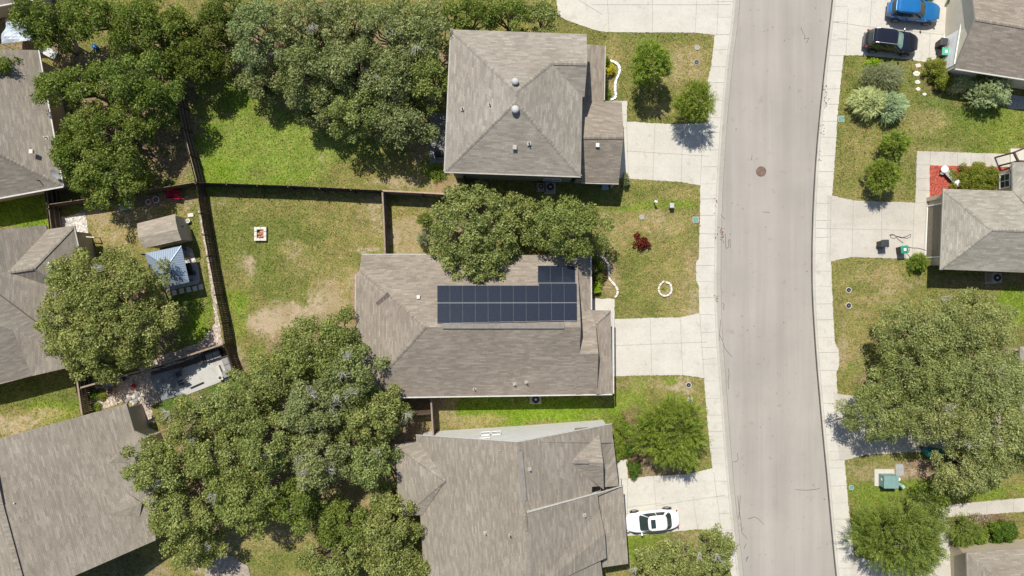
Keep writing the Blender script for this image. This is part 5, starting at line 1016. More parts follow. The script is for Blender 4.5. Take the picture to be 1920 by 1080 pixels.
# ------------------------------------------------ cars
def paint(name, c, rough=.25, metal=.0):
    m, t, b, o = nt(name); b.inputs['Base Color'].default_value = (*c, 1); b.inputs['Roughness'].default_value = rough; b.inputs['Metallic'].default_value = metal; b.inputs['Coat Weight'].default_value = .8; b.inputs['Coat Roughness'].default_value = .05
    f = ramp(t, noise(t, coords(t), 1.2, 4), [(0.3, (.93,) * 3), (.7, (1.05,) * 3)]); t.links.new(mul(t, (*c, 1), f), b.inputs['Base Color']); return m
M_tyre = plain('tyre_rubber', (.02, .02, .021), .85); M_rim = plain('alloy', (.42, .42, .43), .35, .7); M_auto = plain('car_glass', (.028, .042, .042), .06, spec=.9, var=.02); M_tealglass = plain('sunshade_glass', (.20, .34, .30), .15, spec=.8, var=.4, scale=4)
M_lampr = plain('red_lamp', (.30, .02, .02), .2); M_lampw = plain('clear_lamp', (.50, .50, .52), .12); M_seat = plain('seat_cloth', (.10, .095, .085), .8)
def sup(a, n, A, B):
    c, s = math.cos(a), math.sin(a); return (A * abs(c) ** (2 / n) * (1 if c > 0 else -1), B * abs(s) ** (2 / n) * (1 if s > 0 else -1))
def loft(mb, rings, mi=0, close_top=True, close_bot=False):
    n = len(rings[0]); vs = [v for r_ in rings for v in r_]; fs = []
    for i in range(len(rings) - 1):
        for k in range(n): fs.append((i * n + k, i * n + (k + 1) % n, (i + 1) * n + (k + 1) % n, (i + 1) * n + k))
    if close_top: fs.append(tuple((len(rings) - 1) * n + k for k in range(n)))
    if close_bot: fs.append(tuple(range(n))[::-1])
    mb.add(vs, fs, mi)
def car(name, pxy, ang, label, body, L=4.6, W=1.84, H=1.65, suv=True, front=1, glass=None, cat='car', rails=None, sunroof=False, clad=None, hood=1.0):
    """nose towards +x, origin on the ground"""
    c = P(*pxy, 0); root = thing(name, (c.x, c.y, GZ + .03), label, cat, 'cars parked on driveways', R(ang)); n = 72; A = [2 * math.pi * k / n for k in range(n)]
    hl, hw = L / 2, W / 2; zs = .98 if suv else .86; zb = zs + .02
    def deck(x, y=0):      # height of the shoulder line along the car
        t = x / hl; fall = (.20 if suv else .17) * max(0, (t - .25) / .75) ** 1.7 + (.10 if not suv else .03) * max(0, (-t - .6) / .4) ** 1.5; return zs - fall
    def ring(sx, sy, z, nn=4.2, follow=0.0, cr=0.0):
        out = []
        for a in A:
            x, y = sup(a, nn, hl * sx, hw * sy); taper = 1 - .07 * max(0, abs(x) / hl - .55) / .45; out.append(Vector((x, y * taper, z + follow * (deck(x) - zs) + cr * (1 - (y / hw) ** 2))))
        return out
    b = MB(); loft(b, [ring(.93, .86, .20), ring(.975, .95, .30), ring(.995, .985, .50), ring(1, 1, .66, follow=.5), ring(.99, .985, .80 if suv else .72, follow=.9), ring(.975, .955, zs - .05, follow=1), ring(.94, .90, zs - .005, follow=1, cr=.0), ring(.88, .80, zs, follow=1, cr=.05), ring(.6, .5, zs, follow=1, cr=.06), ring(.25, .2, zs, follow=1, cr=.06)], close_bot=True)
    b.build('body', body, root, smooth=True)
    xf0, xr0 = (hl * (.42 if suv else .56), -hl * (.95 if suv else .74)); xf1, xr1 = (hl * (.02 if suv else .18), -hl * (.82 if suv else .46)); wb, wt = hw * .93, hw * (.72 if suv else .68); ztop = H
    def cab(u, a, o=0.0):   # u 0 = belt, 1 = roof
        k = u ** .85; xf = xf0 + (xf1 - xf0) * k; xr = xr0 + (xr1 - xr0) * k; w_ = wb + (wt - wb) * (u ** 1.25); x, y = sup(a, 4.6, (xf - xr) / 2 + o, w_ + o); x += (xf + xr) / 2
        z0 = deck(x) + .0; return Vector((x, y, z0 - .04 + (ztop - .07 - z0 + .04) * u + o * .4))
    g = MB(); loft(g, [[cab(u, a) for a in A] for u in (0, .15, .3, .5, .7, .85, 1.0)] + [[Vector(((xf1 + xr1) / 2 + (cab(1, a).x - (xf1 + xr1) / 2) * s, cab(1, a).y * s, ztop - .07 + .07 * q)) for a in A] for s, q in ((.97, .35), (.90, .62), (.7, .85), (.4, .97), (.1, 1.0))])
    g.build('cabin', body, root, smooth=True)
    def fr(f, side):       # fraction along a face of the cabin -> outline angle
        q = min(1, abs(f)) ** 2.3
        if side in ('f', 'r'): a = math.asin(q) * (1 if f > 0 else -1); return a if side == 'f' else math.pi - a
        a = math.acos(q) if f > 0 else math.pi - math.acos(q); return a * side
    def pane(nm, side, a0, a1, u0, u1, m_, o=.006, k=14):
        q = MB(); r_ = []
        for j in range(7):
            u = u0 + (u1 - u0) * j / 6; r_.append([cab(u, fr(a0 + (a1 - a0) * i / k, side), o) for i in range(k + 1)])
        vs = [v for row in r_ for v in row]; q.add(vs, [(j * (k + 1) + i, j * (k + 1) + i + 1, (j + 1) * (k + 1) + i + 1, (j + 1) * (k + 1) + i) for j in range(6) for i in range(k)]); return q.build(nm, m_, root, smooth=True)
    G_ = M_auto; pane('windshield', 'f', -.93, .93, .05, .93, glass or G_); pane('rear_window', 'r', -.88, .88, .16, .90, G_)
    for s in (1, -1):
        pane('side_window', s, .84, .03, .22, .84, G_); pane('side_window', s, -.01, -.66, .22, .84, G_)
        if suv: pane('side_window', s, -.70, -.88, .28, .8, G_)
        w_ = MB(); xm = hl * (.36 if suv else .44); w_.box((xm, s * (hw + .06), zs + .10), (.14, .20, .14), s * -.2); w_.bar((xm + .02, s * hw * .88, zs + .03), (xm, s * (hw + .02), zs + .08), .06, .05); w_.build('mirror', body, root, bevel=.03)
        for x_ in (hl * .60, -hl * .60):
            wl = MB(); wr = .35 if suv else .33; y0 = s * (hw - .20); seg = 24
            for (r0, yy) in ((wr, 0),):
                a_ = [Vector((x_ + r_ * math.cos(t_ * 2 * math.pi / seg), y0 + s * d_, wr - .03 + r_ * math.sin(t_ * 2 * math.pi / seg))) for r_, d_ in ((wr * .8, -.02), (wr, .0), (wr * 1.0, .19), (wr * .93, .225), (wr * .68, .228)) for t_ in range(seg)]
                wl.add(a_, [(i * seg + k, i * seg + (k + 1) % seg, (i + 1) * seg + (k + 1) % seg, (i + 1) * seg + k)[::(1 if s < 0 else -1)] for i in range(4) for k in range(seg)])
            wo_ = wl.build('wheel', M_tyre, root, smooth=True); rm = MB(); cc = Vector((x_, y0 + s * .205, wr - .03))
            vs = [cc] + [cc + Vector((math.cos(t_ * 2 * math.pi / 20) * wr * .68, s * .015, math.sin(t_ * 2 * math.pi / 20) * wr * .68)) for t_ in range(20)]; rm.add(vs, [(0, 1 + k, 1 + (k + 1) % 20) if s < 0 else (0, 1 + (k + 1) % 20, 1 + k) for k in range(20)])
            for k in range(5): t_ = k * 1.2566; rm.bar(cc + Vector((0, s * .02, 0)), cc + Vector((math.cos(t_) * wr * .62, s * .03, math.sin(t_) * wr * .62)), .03, .07)
            rm.build('rim', M_rim, wo_)
            ar = MB(); ra = wr + .055; q = [Vector((x_ + math.cos(R(t_)) * ra, s * (hw * .985), wr - .03 + math.sin(R(t_)) * ra)) for t_ in range(-15, 196, 15)]; ar.tube(q, .035, 5); ar.build('wheel_arch', clad or M_black, root, smooth=True)
        hd = MB(); hd.box((hl * .90, s * hw * .70, deck(hl * .90) - .10), (.16, .30, .12), s * -.5); hd.build('headlight', M_lampw, root, bevel=.03)
        tl = MB(); tl.box((-hl * .915, s * hw * .74, zs - .20), (.10, .24, .18 if suv else .12), s * .5); tl.build('taillight', M_lampr, root, bevel=.03)
        for x_ in (hl * .05, -hl * .28): dh = MB(); dh.box((x_, s * (hw * .995), zs - .16), (.2, .03, .035)); dh.build('door_handle', body, root, bevel=.008)
        if rails: rr = MB(); rr.tube([(xf1 - .05, s * wt * .93, ztop - .06), (xf1 - .25, s * wt * .95, ztop + .02), (xr1 + .35, s * wt * .93, ztop + .02), (xr1 + .1, s * wt * .9, ztop - .06)], .022, 6); rr.build('roof_rail', rails, root)
        if clad: sc_ = MB(); sc_.bar((hl * .36, s * hw * .985, .36), (-hl * .36, s * hw * .985, .36), .04, .20); sc_.build('side_cladding', clad, root)
    gr = MB(); gr.box((hl * .985, 0, .55), (.06, W * .5, .18)); gr.build('grille', M_black, root); bp_ = MB(); bp_.box((hl * .975, 0, .36), (.08, W * .66, .12)); bp_.box((-hl * .97, 0, .40), (.08, W * .7, .14)); bp_.build('bumper', clad or body, root, bevel=.03)
    ln = MB()
    for s in (1, -1): ln.bar((hl * .48, s * hw * .62, deck(hl * .48) + .058 * .6 ), (hl * .90, s * hw * .52, deck(hl * .9) + .022), .012, .012)
    ln.build('bonnet_crease', M_black, root)
    if sunroof: sr = MB(); sr.box((xf1 - .38, 0, ztop - .012), (.42, wt * 1.25, .03)); sr.build('sunroof', M_auto, root, bevel=.01)
    if suv: sp = MB(); sp.box((xr1 - .04, 0, ztop - .05), (.26, wt * 1.7, .04)); sp.build('spoiler', body, root, bevel=.015)
    da = MB(); da.box((hl * .30, 0, zs - .12), (.25, W * .6, .03)); da.build('dashboard', M_black, root)
    return root
M_pb = paint('blue_paint', (.012, .15, .40), .25, .2); M_pk = paint('black_paint', (.009, .010, .018), .15); M_pw = paint('white_car_paint', (.80, .80, .82), .25)
car('parked_car', (1705, 26), -6.0, 'bright blue crossover parked beside the garage at the top right', M_pb, 4.6, 1.82, 1.62, rails=M_black, clad=plain('grey_cladding', (.10, .10, .105), .7))
car('parked_car', (1663, 83), -6.2, 'black sport utility car with silver roof rails, parked nearest the lawn', M_pk, 4.75, 1.88, 1.72, rails=M_pale, glass=M_tealglass)
car('parked_car', (1220, 972), 180 + 5.5, 'white saloon with dark sunroof parked nose to the lower garage', M_pw, 4.85, 1.84, 1.45, suv=False, sunroof=True)

# ------------------------------------------------ bins
def bin_(pxy, ang, lid, body, label, cat='wheelie bin', tag_=False):
    c = P(*pxy, 0); root = thing('wheelie_bin', (c.x, c.y, GZ + .03), label, cat, 'wheelie bins', R(ang)); b = MB(); b.box((0, 0, .50), (.46, .50, .92), taper=1.22); b.box((0, 0, .93), (.60, .66, .05)); b.build('bin_body', body, root, bevel=.02)
    l = MB(); l.box((.01, 0, .985), (.68, .70, .05), taper=.93); l.box((.01, 0, 1.015), (.50, .52, .03), taper=.9); l.build('lid', lid, root, bevel=.02)
    h = MB(); h.tube([(-.36, -.22, .95), (-.40, -.22, .98), (-.40, .22, .98), (-.36, .22, .95)], .018, 6); h.build('handle', body, root)
    for s in (-1, 1): w = MB(); w.tube([(-.24, s * .24, .13), (-.24, s * .30, .13)], .13, 16); w.build('wheel', M_black, root)
    if tag_: q = MB(); q.box((.0, .0, 1.034), (.22, .22, .004)); q.build('lid_label', M_white, root)
    return root
M_gr = plain('green_plastic', (.02, .24, .14), .4, var=.06); M_gr2 = plain('faded_green_plastic', (.08, .34, .22), .45, var=.06); M_teal = plain('teal_plastic', (.01, .16, .15), .4); M_bk = plain('charcoal_plastic', (.035, .037, .042), .5); M_brn = plain('brown_black_plastic', (.045, .03, .025), .6)
bin_((1757, 86), 172, M_bk, M_brn, 'charcoal bin beside the garage at the top right'); bin_((1760, 104), 176, M_gr2, M_brn, 'faded green bin beside the charcoal one near the top right garage', tag_=True)
bin_((1648, 458), 92, M_bk, M_brn, 'black bin standing on the driveway of the pale hipped house'); bin_((1684, 469), 186, M_gr, M_brn, 'bright green bin with a white lid label on the driveway', tag_=True)
bin_((1731, 843), 10, M_teal, M_teal, 'teal bin half under the oak, left of its twin'); bin_((1747, 844), 4, M_teal, M_teal, 'teal bin half under the oak, right of its twin')

# ------------------------------------------------ utilities and small things
def acunit(pxy, label, s=.78, ang=0.0):
    c = P(*pxy, 0); root = thing('air_conditioner', (c.x, c.y, GZ), label, 'air conditioner', 'air conditioners', R(ang)); p = MB(); p.box((0, 0, .04), (s * 1.3, s * 1.3, .10)); p.build('pad', M_conc2, root)
    b = MB(); b.box((0, 0, .48), (s, s, .76)); b.build('casing', M_fascia, root, bevel=.03); g = MB()
    for k in range(1, 6): g.tube([(math.cos(t) * s * .08 * k, math.sin(t) * s * .08 * k, .885) for t in np.linspace(0, 6.2832, 25)], .008, 4)
    for k in range(8): g.bar((0, 0, .883), (math.cos(k * .785) * s * .42, math.sin(k * .785) * s * .42, .883), .012, .01)
    g.build('fan_guard', M_dark, root); f = MB(); f.cyl((0, 0, .862), s * .42, .01, 24)
    f.build('fan_well', M_black, root); h = MB(); h.cyl((0, 0, .872), s * .12, .02, 16); h.build('fan_hub', M_pale, root)
acunit((1031, 353), 'air conditioner on a pad below the two-storey house, right one of two'); acunit((1014, 352), 'small air conditioner below the two-storey house, left one of two', .55)
acunit((1004, 746), 'air conditioner tucked under the south eave of the main house', .8); acunit((1857, 521), 'air conditioner in the shade below the pale hipped house', .8)
def lid(pxy, r, m_, label, name='utility_cover', cat='utility cover', sq=False, ring=None, grp='utility covers set in the lawns'):
    c = P(*pxy, 0); b = MB(); root = thing(name, c, label, cat, grp)
    (b.box((0, 0, .02), (r * 2, r * 2, .06)) if sq else b.cyl((0, 0, -.02), r, .06, 22)); b.build('cover', m_, root)
    rg = MB()
    if sq:
        for s in (-1, 1): rg.box((s * (r + .02), 0, .01), (.05, r * 2 + .09, .06)); rg.box((0, s * (r + .02), .009), (r * 2 - .01, .05, .06))
    else: rg.tube([(math.cos(t) * (r + .01), math.sin(t) * (r + .01), .03) for t in np.linspace(0, 6.2832, 23)], .03, 5)
    rg.build('collar', ring or M_conc2, root); k = MB(); k.box((0, 0, .046), (r * .5, .03, .012)); k.build('lifting_bar', M_fascia, root)
M_tg = plain('teal_cover', (.10, .26, .24), .6); M_cg = plain('grey_cover', (.30, .31, .30), .8)
lid((1306, 117), .22, M_dark, 'dark round cover standing proud in the upper front lawn'); lid((1307, 89), .20, M_cg, 'flush grey cover near the top of the upper front lawn'); lid((1203, 407), .18, M_cg, 'pale round cover in the main front lawn left of the grey pedestal')
lid((1304, 412), .22, M_tg, 'small teal square cover at the pavement edge of the main front lawn', sq=True); lid((1577, 223), .22, M_tg, 'small teal square cover at the pavement edge of the upper right lawn', sq=True)
lid((1591, 544), .22, M_dark, 'dark round cover in the right lawn, upper one of two', ring=M_stone); lid((1591, 573), .24, M_dark, 'dark round cover in the right lawn, lower one of two', ring=M_stone); lid((1596, 914), .20, M_tg, 'round teal cover beside the pavement near the teal utility box')
lid((1294, 750), .24, M_cg, 'round grey cover beside the feathery tree'); lid((1291, 722), .22, M_dark, 'dark cover on the bare soil below the main driveway', ring=M_stone)
mh = MB(); c = P(1428, 321, 0); mh.cyl((c.x, c.y, -.01), .42, .025, 36); mh.tube([(c.x + math.cos(t) * .44, c.y + math.sin(t) * .44, .008) for t in np.linspace(0, 6.2832, 37)], .02, 5, 1)
for k in range(-3, 4): mh.box((c.x + k * .1, c.y, .017), (.03, .6 - abs(k) * .1, .012), mi=1)
one(mh, 'manhole_cover', [wood('rusty_iron', (.12, .07, .05), (.22, .15, .12)), plain('iron', (.15, .11, .09), .7)], 'round rusty manhole cover in the middle of the street', 'manhole cover')
c = P(1657, 897, 0); tr = thing('utility_box', c, 'teal transformer box on a concrete pad near the lower right pavement', 'utility box'); M_tb = plain('teal_box', (.17, .28, .27), .5, var=.12)
b = MB(); b.box((0, .1, .05), (1.75, 1.5, .12)); b.build('pad', M_conc, tr); b = MB(); b.box((.1, -.05, .55), (1.25, 1.05, .90)); b.box((.1, -.05, 1.02), (1.30, 1.1, .06)); b.build('cabinet', M_tb, tr, bevel=.02); b = MB(); b.box((.1, -.05, 1.055), (.015, 1.08, .01)); b.build('lid_seam', M_tg, tr); b = MB(); b.box((-.535, .1, .6), (.02, .22, .16)); b.build('warning_plate', M_white, tr)
b = MB(); p = P(1686, 881, 0); b.box((p.x, p.y, p.z + .03), (.72, 1.05, .08), .06); one(b, 'concrete_pad', M_cg, 'flat grey concrete pad in the bare soil above the teal transformer', 'concrete pad')
b = MB(); p = P(1672, 892, 0); b.tube([p, p + Vector((.2, -.1, .75))], .07, 10); b.box(p + Vector((.2, -.1, .78)), (.20, .2, .1), .6); one(b, 'marker_post', M_white, 'leaning white marker post beside the teal transformer', 'post')
b = MB(); p = P(1684, 908, 0); b.box(p + Vector((0, 0, .4)), (.26, .26, .8), .6, taper=.85); b.box(p + Vector((0, 0, .83)), (.30, .30, .10), .6, taper=.7); one(b, 'utility_pedestal', plain('pale_teal_box', (.35, .52, .48), .5), 'small pale teal pedestal right of the transformer', 'utility pedestal')
b = MB(); p = P(1257, 387, 0); b.box(p + Vector((0, 0, .3)), (.36, .30, .62)); b.box(p + Vector((0, 0, .64)), (.42, .50, .12), taper=.8); one(b, 'utility_pedestal', M_pale, 'grey box pedestal on the main front lawn near the pavement', 'utility pedestal', bevel=.02)
b = MB(); p = P(1226, 380, 0); b.tube([p, p + Vector((0, 0, .85))], .055, 10); b.box(p + Vector((0, 0, .87)), (.24, .16, .08), -.3); one(b, 'marker_post', M_white, 'thin white-capped marker post left of the grey pedestal', 'post')
b = MB(); p = P(1134, 351, 0); b.box(p + Vector((0, 0, .12)), (.55, .5, .26)); b.box(p + Vector((0, 0, .26)), (.60, .55, .04)); one(b, 'utility_box', plain('blue_grey_box', (.30, .36, .44), .5), 'pale blue-grey box on the shaded grass below the garage of the two-storey house', 'utility box')
b = MB(); p = P(1169, 334, 0)
# stone edgings and rings
def edging(pts, label, w=.22, h=.16, seg=.42, name='stone_edging', m_=None):
    q = [Vector((*w2(*p), GZ)) for p in pts]; root = thing(name, q[0], label, 'garden edging'); k = 0
    for a, b in zip(q, q[1:]):
        n = max(1, round((b - a).length / seg))
        for i in range(n):
            s, e = a.lerp(b, i / n), a.lerp(b, (i + 1) / n); mb = MB(); c = (s + e) / 2 - q[0]; mb.box(c + Vector((0, 0, h / 2)), ((e - s).length - .015, w * random.uniform(.85, 1.1), h * random.uniform(.85, 1.1)), math.atan2(e.y - s.y, e.x - s.x), taper=.93); mb.build('stone', m_ or M_stone, root, bevel=.015)
edging([(1143, 114), (1152, 117), (1159, 122), (1162, 130), (1160, 140), (1155, 150), (1153, 160), (1153, 172), (1155, 180), (1151, 186), (1140, 188)], 'white curved edging round the golden shrub by the two-storey house', m_=M_white)
edging([(1108, 483), (1118, 484), (1127, 482), (1134, 487), (1140, 495), (1141, 508), (1141, 520), (1146, 528), (1154, 536), (1158, 545), (1157, 553), (1152, 558)], 'wavy pale stone edging round the main house front bed', w=.20)
for j, (x0, y0, x1, y1, nm) in enumerate([(1240, 531, 1246, 526, 'a'), (1248, 530, 1256, 532, 'b')]): pass
edging([(1248, 529), (1256, 532), (1258, 538), (1259, 546), (1255, 552), (1248, 555), (1241, 554), (1236, 549), (1234, 543), (1236, 536), (1240, 531), (1245, 527)], 'open ring of white stones on the main front lawn', w=.18, seg=.5, name='stone_ring', m_=plain('pale_ring_stone', (.60, .57, .52), .8, var=.1))
fp = thing('fire_pit', P(490, 439, 0), 'square pale block fire pit with reddish rubble inside, on the back lawn', 'fire pit')
for s in (-1, 1): 
    for k in range(3): b = MB(); b.box((s * .42, (k - 1) * .42, .15), (.24, .39, .30)); b.build('block', M_stone, fp, bevel=.02)
    for k in range(2): b = MB(); b.box(((k - .5) * .36, s * .50, .15), (.33, .22, .30)); b.build('block', M_stone, fp, bevel=.02)
b = MB()
for k in range(26): b.box((random.uniform(-.24, .24), random.uniform(-.32, .32), random.uniform(.04, .14)), [random.uniform(.08, .18)] * 3, random.random() * 3)
b.build('rubble', plain('red_rubble', (.42, .19, .12), .9, var=.3), fp)
for i, (x, y, s, l) in enumerate([(1721, 123, .26, 'square pale stepping stone nearest the driveway edge'), (1718, 138, .28, 'oval pale stepping stone, second down from the driveway'), (1720, 154, .2, 'small pale stepping stone, third down from the driveway'), (1721, 167, .18, 'small pale stepping stone, fourth down from the driveway'), (1733, 177, .15, 'lowest and smallest stepping stone, beside the olive shrub')]):
    p = P(x, y, 0); b = MB(); a0 = random.random() * 6; n_ = 4 if i == 0 else 9; b.poly([(p.x + math.cos(a0 + t) * s * random.uniform(.85, 1.1) * 1.25, p.y + math.sin(a0 + t) * s * random.uniform(.75, .95)) for t in np.linspace(0, 6.2832, n_ + 1)[:-1]], GZ - .02, GZ + .045); one(b, 'stepping_stone', M_stone, l, 'stepping stone', 'stepping stones below the black car')
# deck with dark furniture behind the two-storey house
b = MB(); b.poly([w2(*p) for p in [(806, 212), (872, 212), (872, 307), (806, 307)]], GZ, GZ + .06); struct(b.build('patio_slab', plain('dark_patio', (.17, .175, .175), .9, var=.45, scale=5)))
def roundtable(pxy, label, r=.36, h=.72, m_=None, name='round_table', cat='table'):
    t_ = thing(name, P(*pxy, 0) + Vector((0, 0, .06)), label, cat); b = MB(); b.cyl((0, 0, h - .04), r, .04, 26); b.build('table_top', m_ or M_black, t_, bevel=.01)
    for k in range(4): b = MB(); a = k * 1.57 + .5; b.tube([(math.cos(a) * r * .75, math.sin(a) * r * .75, 0), (math.cos(a) * r * .35, math.sin(a) * r * .35, h - .04)], .018, 6); b.build('leg', M_dark, t_)
    return t_
t_ = roundtable((815, 273), 'round black grill on the dark patio behind the two-storey house', .28, .8, name='round_grill', cat='grill'); b = MB(); b.tube([(-.1, 0, .80), (-.1, 0, .86), (.1, 0, .86), (.1, 0, .80)], .015, 6); b.build('handle', M_pale, t_)
b = MB(); p = P(824, 290, 0); b.box(p + Vector((0, 0, .45)), (.75, .5, .7), .1); b.box(p + Vector((-.1, 0, .85)), (.6, .5, .2), .1, taper=.7); one(b, 'covered_barbecue', M_black, 'black covered barbecue below the round grill on the dark patio', 'barbecue', bevel=.04)
# left garden odds and ends
lc = thing('lounge_chair', P(238, 385, .3) - Vector((0, 0, .3)), 'weathered white slatted lounge chair below the lowest oak', 'lounge chair', rz=R(10)); M_ww = plain('weathered_white', (.50, .51, .50), .8)
for s in (-1, 1): b = MB(); b.bar((-.65, s * .33, .30), (.65, s * .33, .34), .08, .10); b.build('side_rail', M_ww, lc)
for k in range(7): b = MB(); b.box((-.52 + k * .12, 0, .37), (.085, .62, .025)); b.build('slat', M_ww, lc)
b = MB(); b.bar((.40, -.3, .38), (.72, -.36, .8), .1, .03); b.bar((.40, 0, .38), (.74, 0, .85), .1, .03); b.bar((.40, .3, .38), (.72, .36, .8), .1, .03); b.bar((.60, -.36, .66), (.60, .36, .66), .06, .03); b.build('backrest', M_ww, lc)
for x_ in (-.55, .5):
    for s in (-1, 1): b = MB(); b.box((x_, s * .33, .15), (.08, .07, .3)); b.build('leg', M_ww, lc)
wr = thing('bicycle', P(283, 376, .3) - Vector((0, 0, .3)), 'white-wheeled tricycle with pink parts lying in the shade', 'tricycle', rz=.3)
for x_, r_ in ((-.35, .22), (.35, .28)): b = MB(); b.tube([(x_ + math.cos(t) * r_, math.sin(t) * r_, .12) for t in np.linspace(0, 6.2832, 21)], .03, 6); b.build('wheel', M_white, wr)
b = MB(); b.bar((-.35, 0, .14), (.35, 0, .16), .05, .05); b.bar((0, -.2, .2), (.05, .2, .25), .05, .05); b.build('frame', plain('pink_metal', (.5, .12, .15), .5), wr)
M_rd = plain('red_tub', (.30, .008, .03), .4, var=.05); wb = thing('wheelbarrow', P(326, 365, .4) - Vector((0, 0, .4)), 'crimson wheelbarrow against the dark fence corner', 'wheelbarrow', rz=R(-6)); b = MB(); loft(b, [[Vector((sx * .35, sy * .2, .28)) for sx, sy in ((-1, -1), (1, -1), (1, 1), (-1, 1))], [Vector((sx * .62, sy * .38, .62)) for sx, sy in ((-1, -1), (1, -1), (1, 1), (-1, 1))]], close_top=False, close_bot=True); b.build('tub', M_rd, wb)
for s in (-1, 1): b = MB(); b.tube([(-.7, 0, .2), (0, s * .22, .3), (1.05, s * .30, .55)], .022, 6); b.build('handle', M_rd, wb); b = MB(); b.tube([(.3, s * .2, .3), (.4, s * .22, 0)], .02, 5); b.build('leg', M_dark, wb)
b = MB(); b.tube([(-.7, -.05, .2), (-.7, .05, .2)], .2, 16); b.build('wheel', M_black, wb)
b = MB(); p = P(353, 414.5, .2) - Vector((0, 0, .2)); b.tube([p + Vector((math.cos(t) * .17, math.sin(t) * .17, .30)) for t in np.linspace(0, 6.2832, 19)], .035, 6); b.tube([p, p + Vector((0, 0, .30))], [.12, .18], 16, 1); one(b, 'plant_pot', [M_white, plain('pot_clay', (.30, .30, .26), .8)], 'round white-rimmed plant pot beside the garden shed', 'plant pot')
b = MB(); p = P(358, 403.5, 0); b.box(p + Vector((0, 0, .04)), (.5, .3, .1), .1); one(b, 'flat_stone', M_stone, 'flat pale stone near the white-rimmed pot', 'stone')
for i, (x, y) in enumerate([(327, 549), (341, 545.5), (354, 543), (366, 541), (377, 538)]):
    p = P(x, y, 0); b = MB(); b.box(p + Vector((0, 0, .03)), (.40, .44, .07), .2); one(b, 'paver', M_stone, f'square concrete paver below the gazebo patio, {ORD[i]} from the left', 'paver', 'pavers below the gazebo')
b = MB(); b.poly([w2(*p) for p in [(335, 470), (352, 463), (360, 466), (372, 500), (376, 527), (372, 532), (314, 546), (300, 500)]], GZ, GZ + .08); struct(b.build('patio_slab', plain('grey_patio', (.36, .35, .34), .9, var=.25)))
b = MB(); b.poly([w2(*p) for p in [(346, 478), (362, 474), (366, 486), (364, 490), (350, 491)]], GZ + .08, GZ + .10); one(b, 'outdoor_mat', plain('cream_mat', (.62, .55, .46), .9), 'cream mat with the round rack beside the gazebo', 'mat')
b = MB(); p = P(354, 482, 0); 
for k in (.28, .2): b.tube([p + Vector((math.cos(t) * k, math.sin(t) * k, .3)) for t in np.linspace(0, 6.2832, 25)], .015, 5)
for k in range(4): a = k * .785; b.bar(p + Vector((math.cos(a) * .28, math.sin(a) * .28, .3)), p - Vector((math.cos(a) * .28, math.sin(a) * .28, -.3)), .02, .02)
for k in range(3): b.tube([p + Vector((math.cos(k * 2.1) * .27, math.sin(k * 2.1) * .27, .02)), p + Vector((math.cos(k * 2.1) * .27, math.sin(k * 2.1) * .27, .3))], .015, 5)
one(b, 'round_rack', plain('brown_metal', (.16, .08, .05), .6), 'round brown rack standing on the cream mat', 'rack')
b = MB(); p = P(357, 505, 0); b.box(p + Vector((0, 0, .35)), (.55, 1.1, .3), .2); b.box(p + Vector((-.3, 0, .55)), (.12, 1.1, .6), .2); one(b, 'garden_bench', M_black, 'dark bench in the shade at the side of the gazebo', 'bench', bevel=.03)
b = MB(); p = P(365, 512, 0); b.box(p + Vector((0, 0, .25)), (.3, .35, .5), .3, taper=.8); one(b, 'stool', M_dark, 'small dark stool right of the gazebo bench', 'stool', bevel=.02)
# things by the hipped house
for i, (x, y, l, w_, h_, nm) in enumerate([(155, 449, .9, .06, .45, 'upper'), (156, 457, 1.0, .06, .45, 'middle'), (156, 465, .9, .06, .45, 'lower')]):
    b = MB(); p = P(x, y, 0); b.box(p + Vector((0, 0, .4)), (l, .12, .06), -.08); b.box(p + Vector((-.35, 0, .2)), (.06, .1, .4)); b.box(p + Vector((.35, 0, .2)), (.06, .1, .4)); one(b, 'rack_bench', M_ww, f'narrow white bench rail under the east eave of the hipped house, {nm} of three', 'bench', 'white bench rails')
b = MB(); p = P(170, 446, 0); b.bar(p + Vector((-.9, .1, .9)), p + Vector((.9, -.02, .9)), .08, .06); b.box(p + Vector((-.85, .1, .45)), (.07, .07, .9)); b.box(p + Vector((.85, -.02, .45)), (.07, .07, .9)); one(b, 'rail', M_stone, 'pale horizontal rail beside the white gravel pad', 'rail')
# tarpaulin seen through the top-left oaks, and yard clutter
b = MB(); p = P(28, 62, 1.5); ax_ = [(-1.0, -1.0), (1.4, -.7), (1.7, .9), (-.7, 1.1)]; nn_ = 9; vs = []
for i in range(nn_):
    for j in range(nn_):
        u, v = i / 8, j / 8; q = [(1 - u) * (1 - v) * ax_[0][k] + u * (1 - v) * ax_[1][k] + u * v * ax_[2][k] + (1 - u) * v * ax_[3][k] for k in (0, 1)]; vs.append(p + Vector((q[0], q[1], .25 * math.sin(u * 5 + v * 3) * math.sin(v * 6) + .2)))
b.add(vs, [(i * nn_ + j, (i + 1) * nn_ + j, (i + 1) * nn_ + j + 1, i * nn_ + j + 1) for i in range(8) for j in range(8)])
for q in (vs[0], vs[8], vs[72], vs[80]): b.tube([Vector((q.x, q.y, GZ)), q], .03, 6)
one(b, 'tarpaulin', plain('pale_tarp', (.40, .45, .52), .5, var=.3), 'pale bluish tarpaulin showing between the oaks at the top left', 'tarpaulin')
b = MB(); p = P(182, 90, 0); b.cyl(p, .2, .4, 16); b.tube([p + Vector((math.cos(t) * .2, math.sin(t) * .2, .4)) for t in np.linspace(0, 6.2832, 17)], .03, 5); one(b, 'plastic_tub', plain('blue_plastic', (.01, .16, .5), .4), 'small blue tub glimpsed between the oaks of the left grove', 'tub')
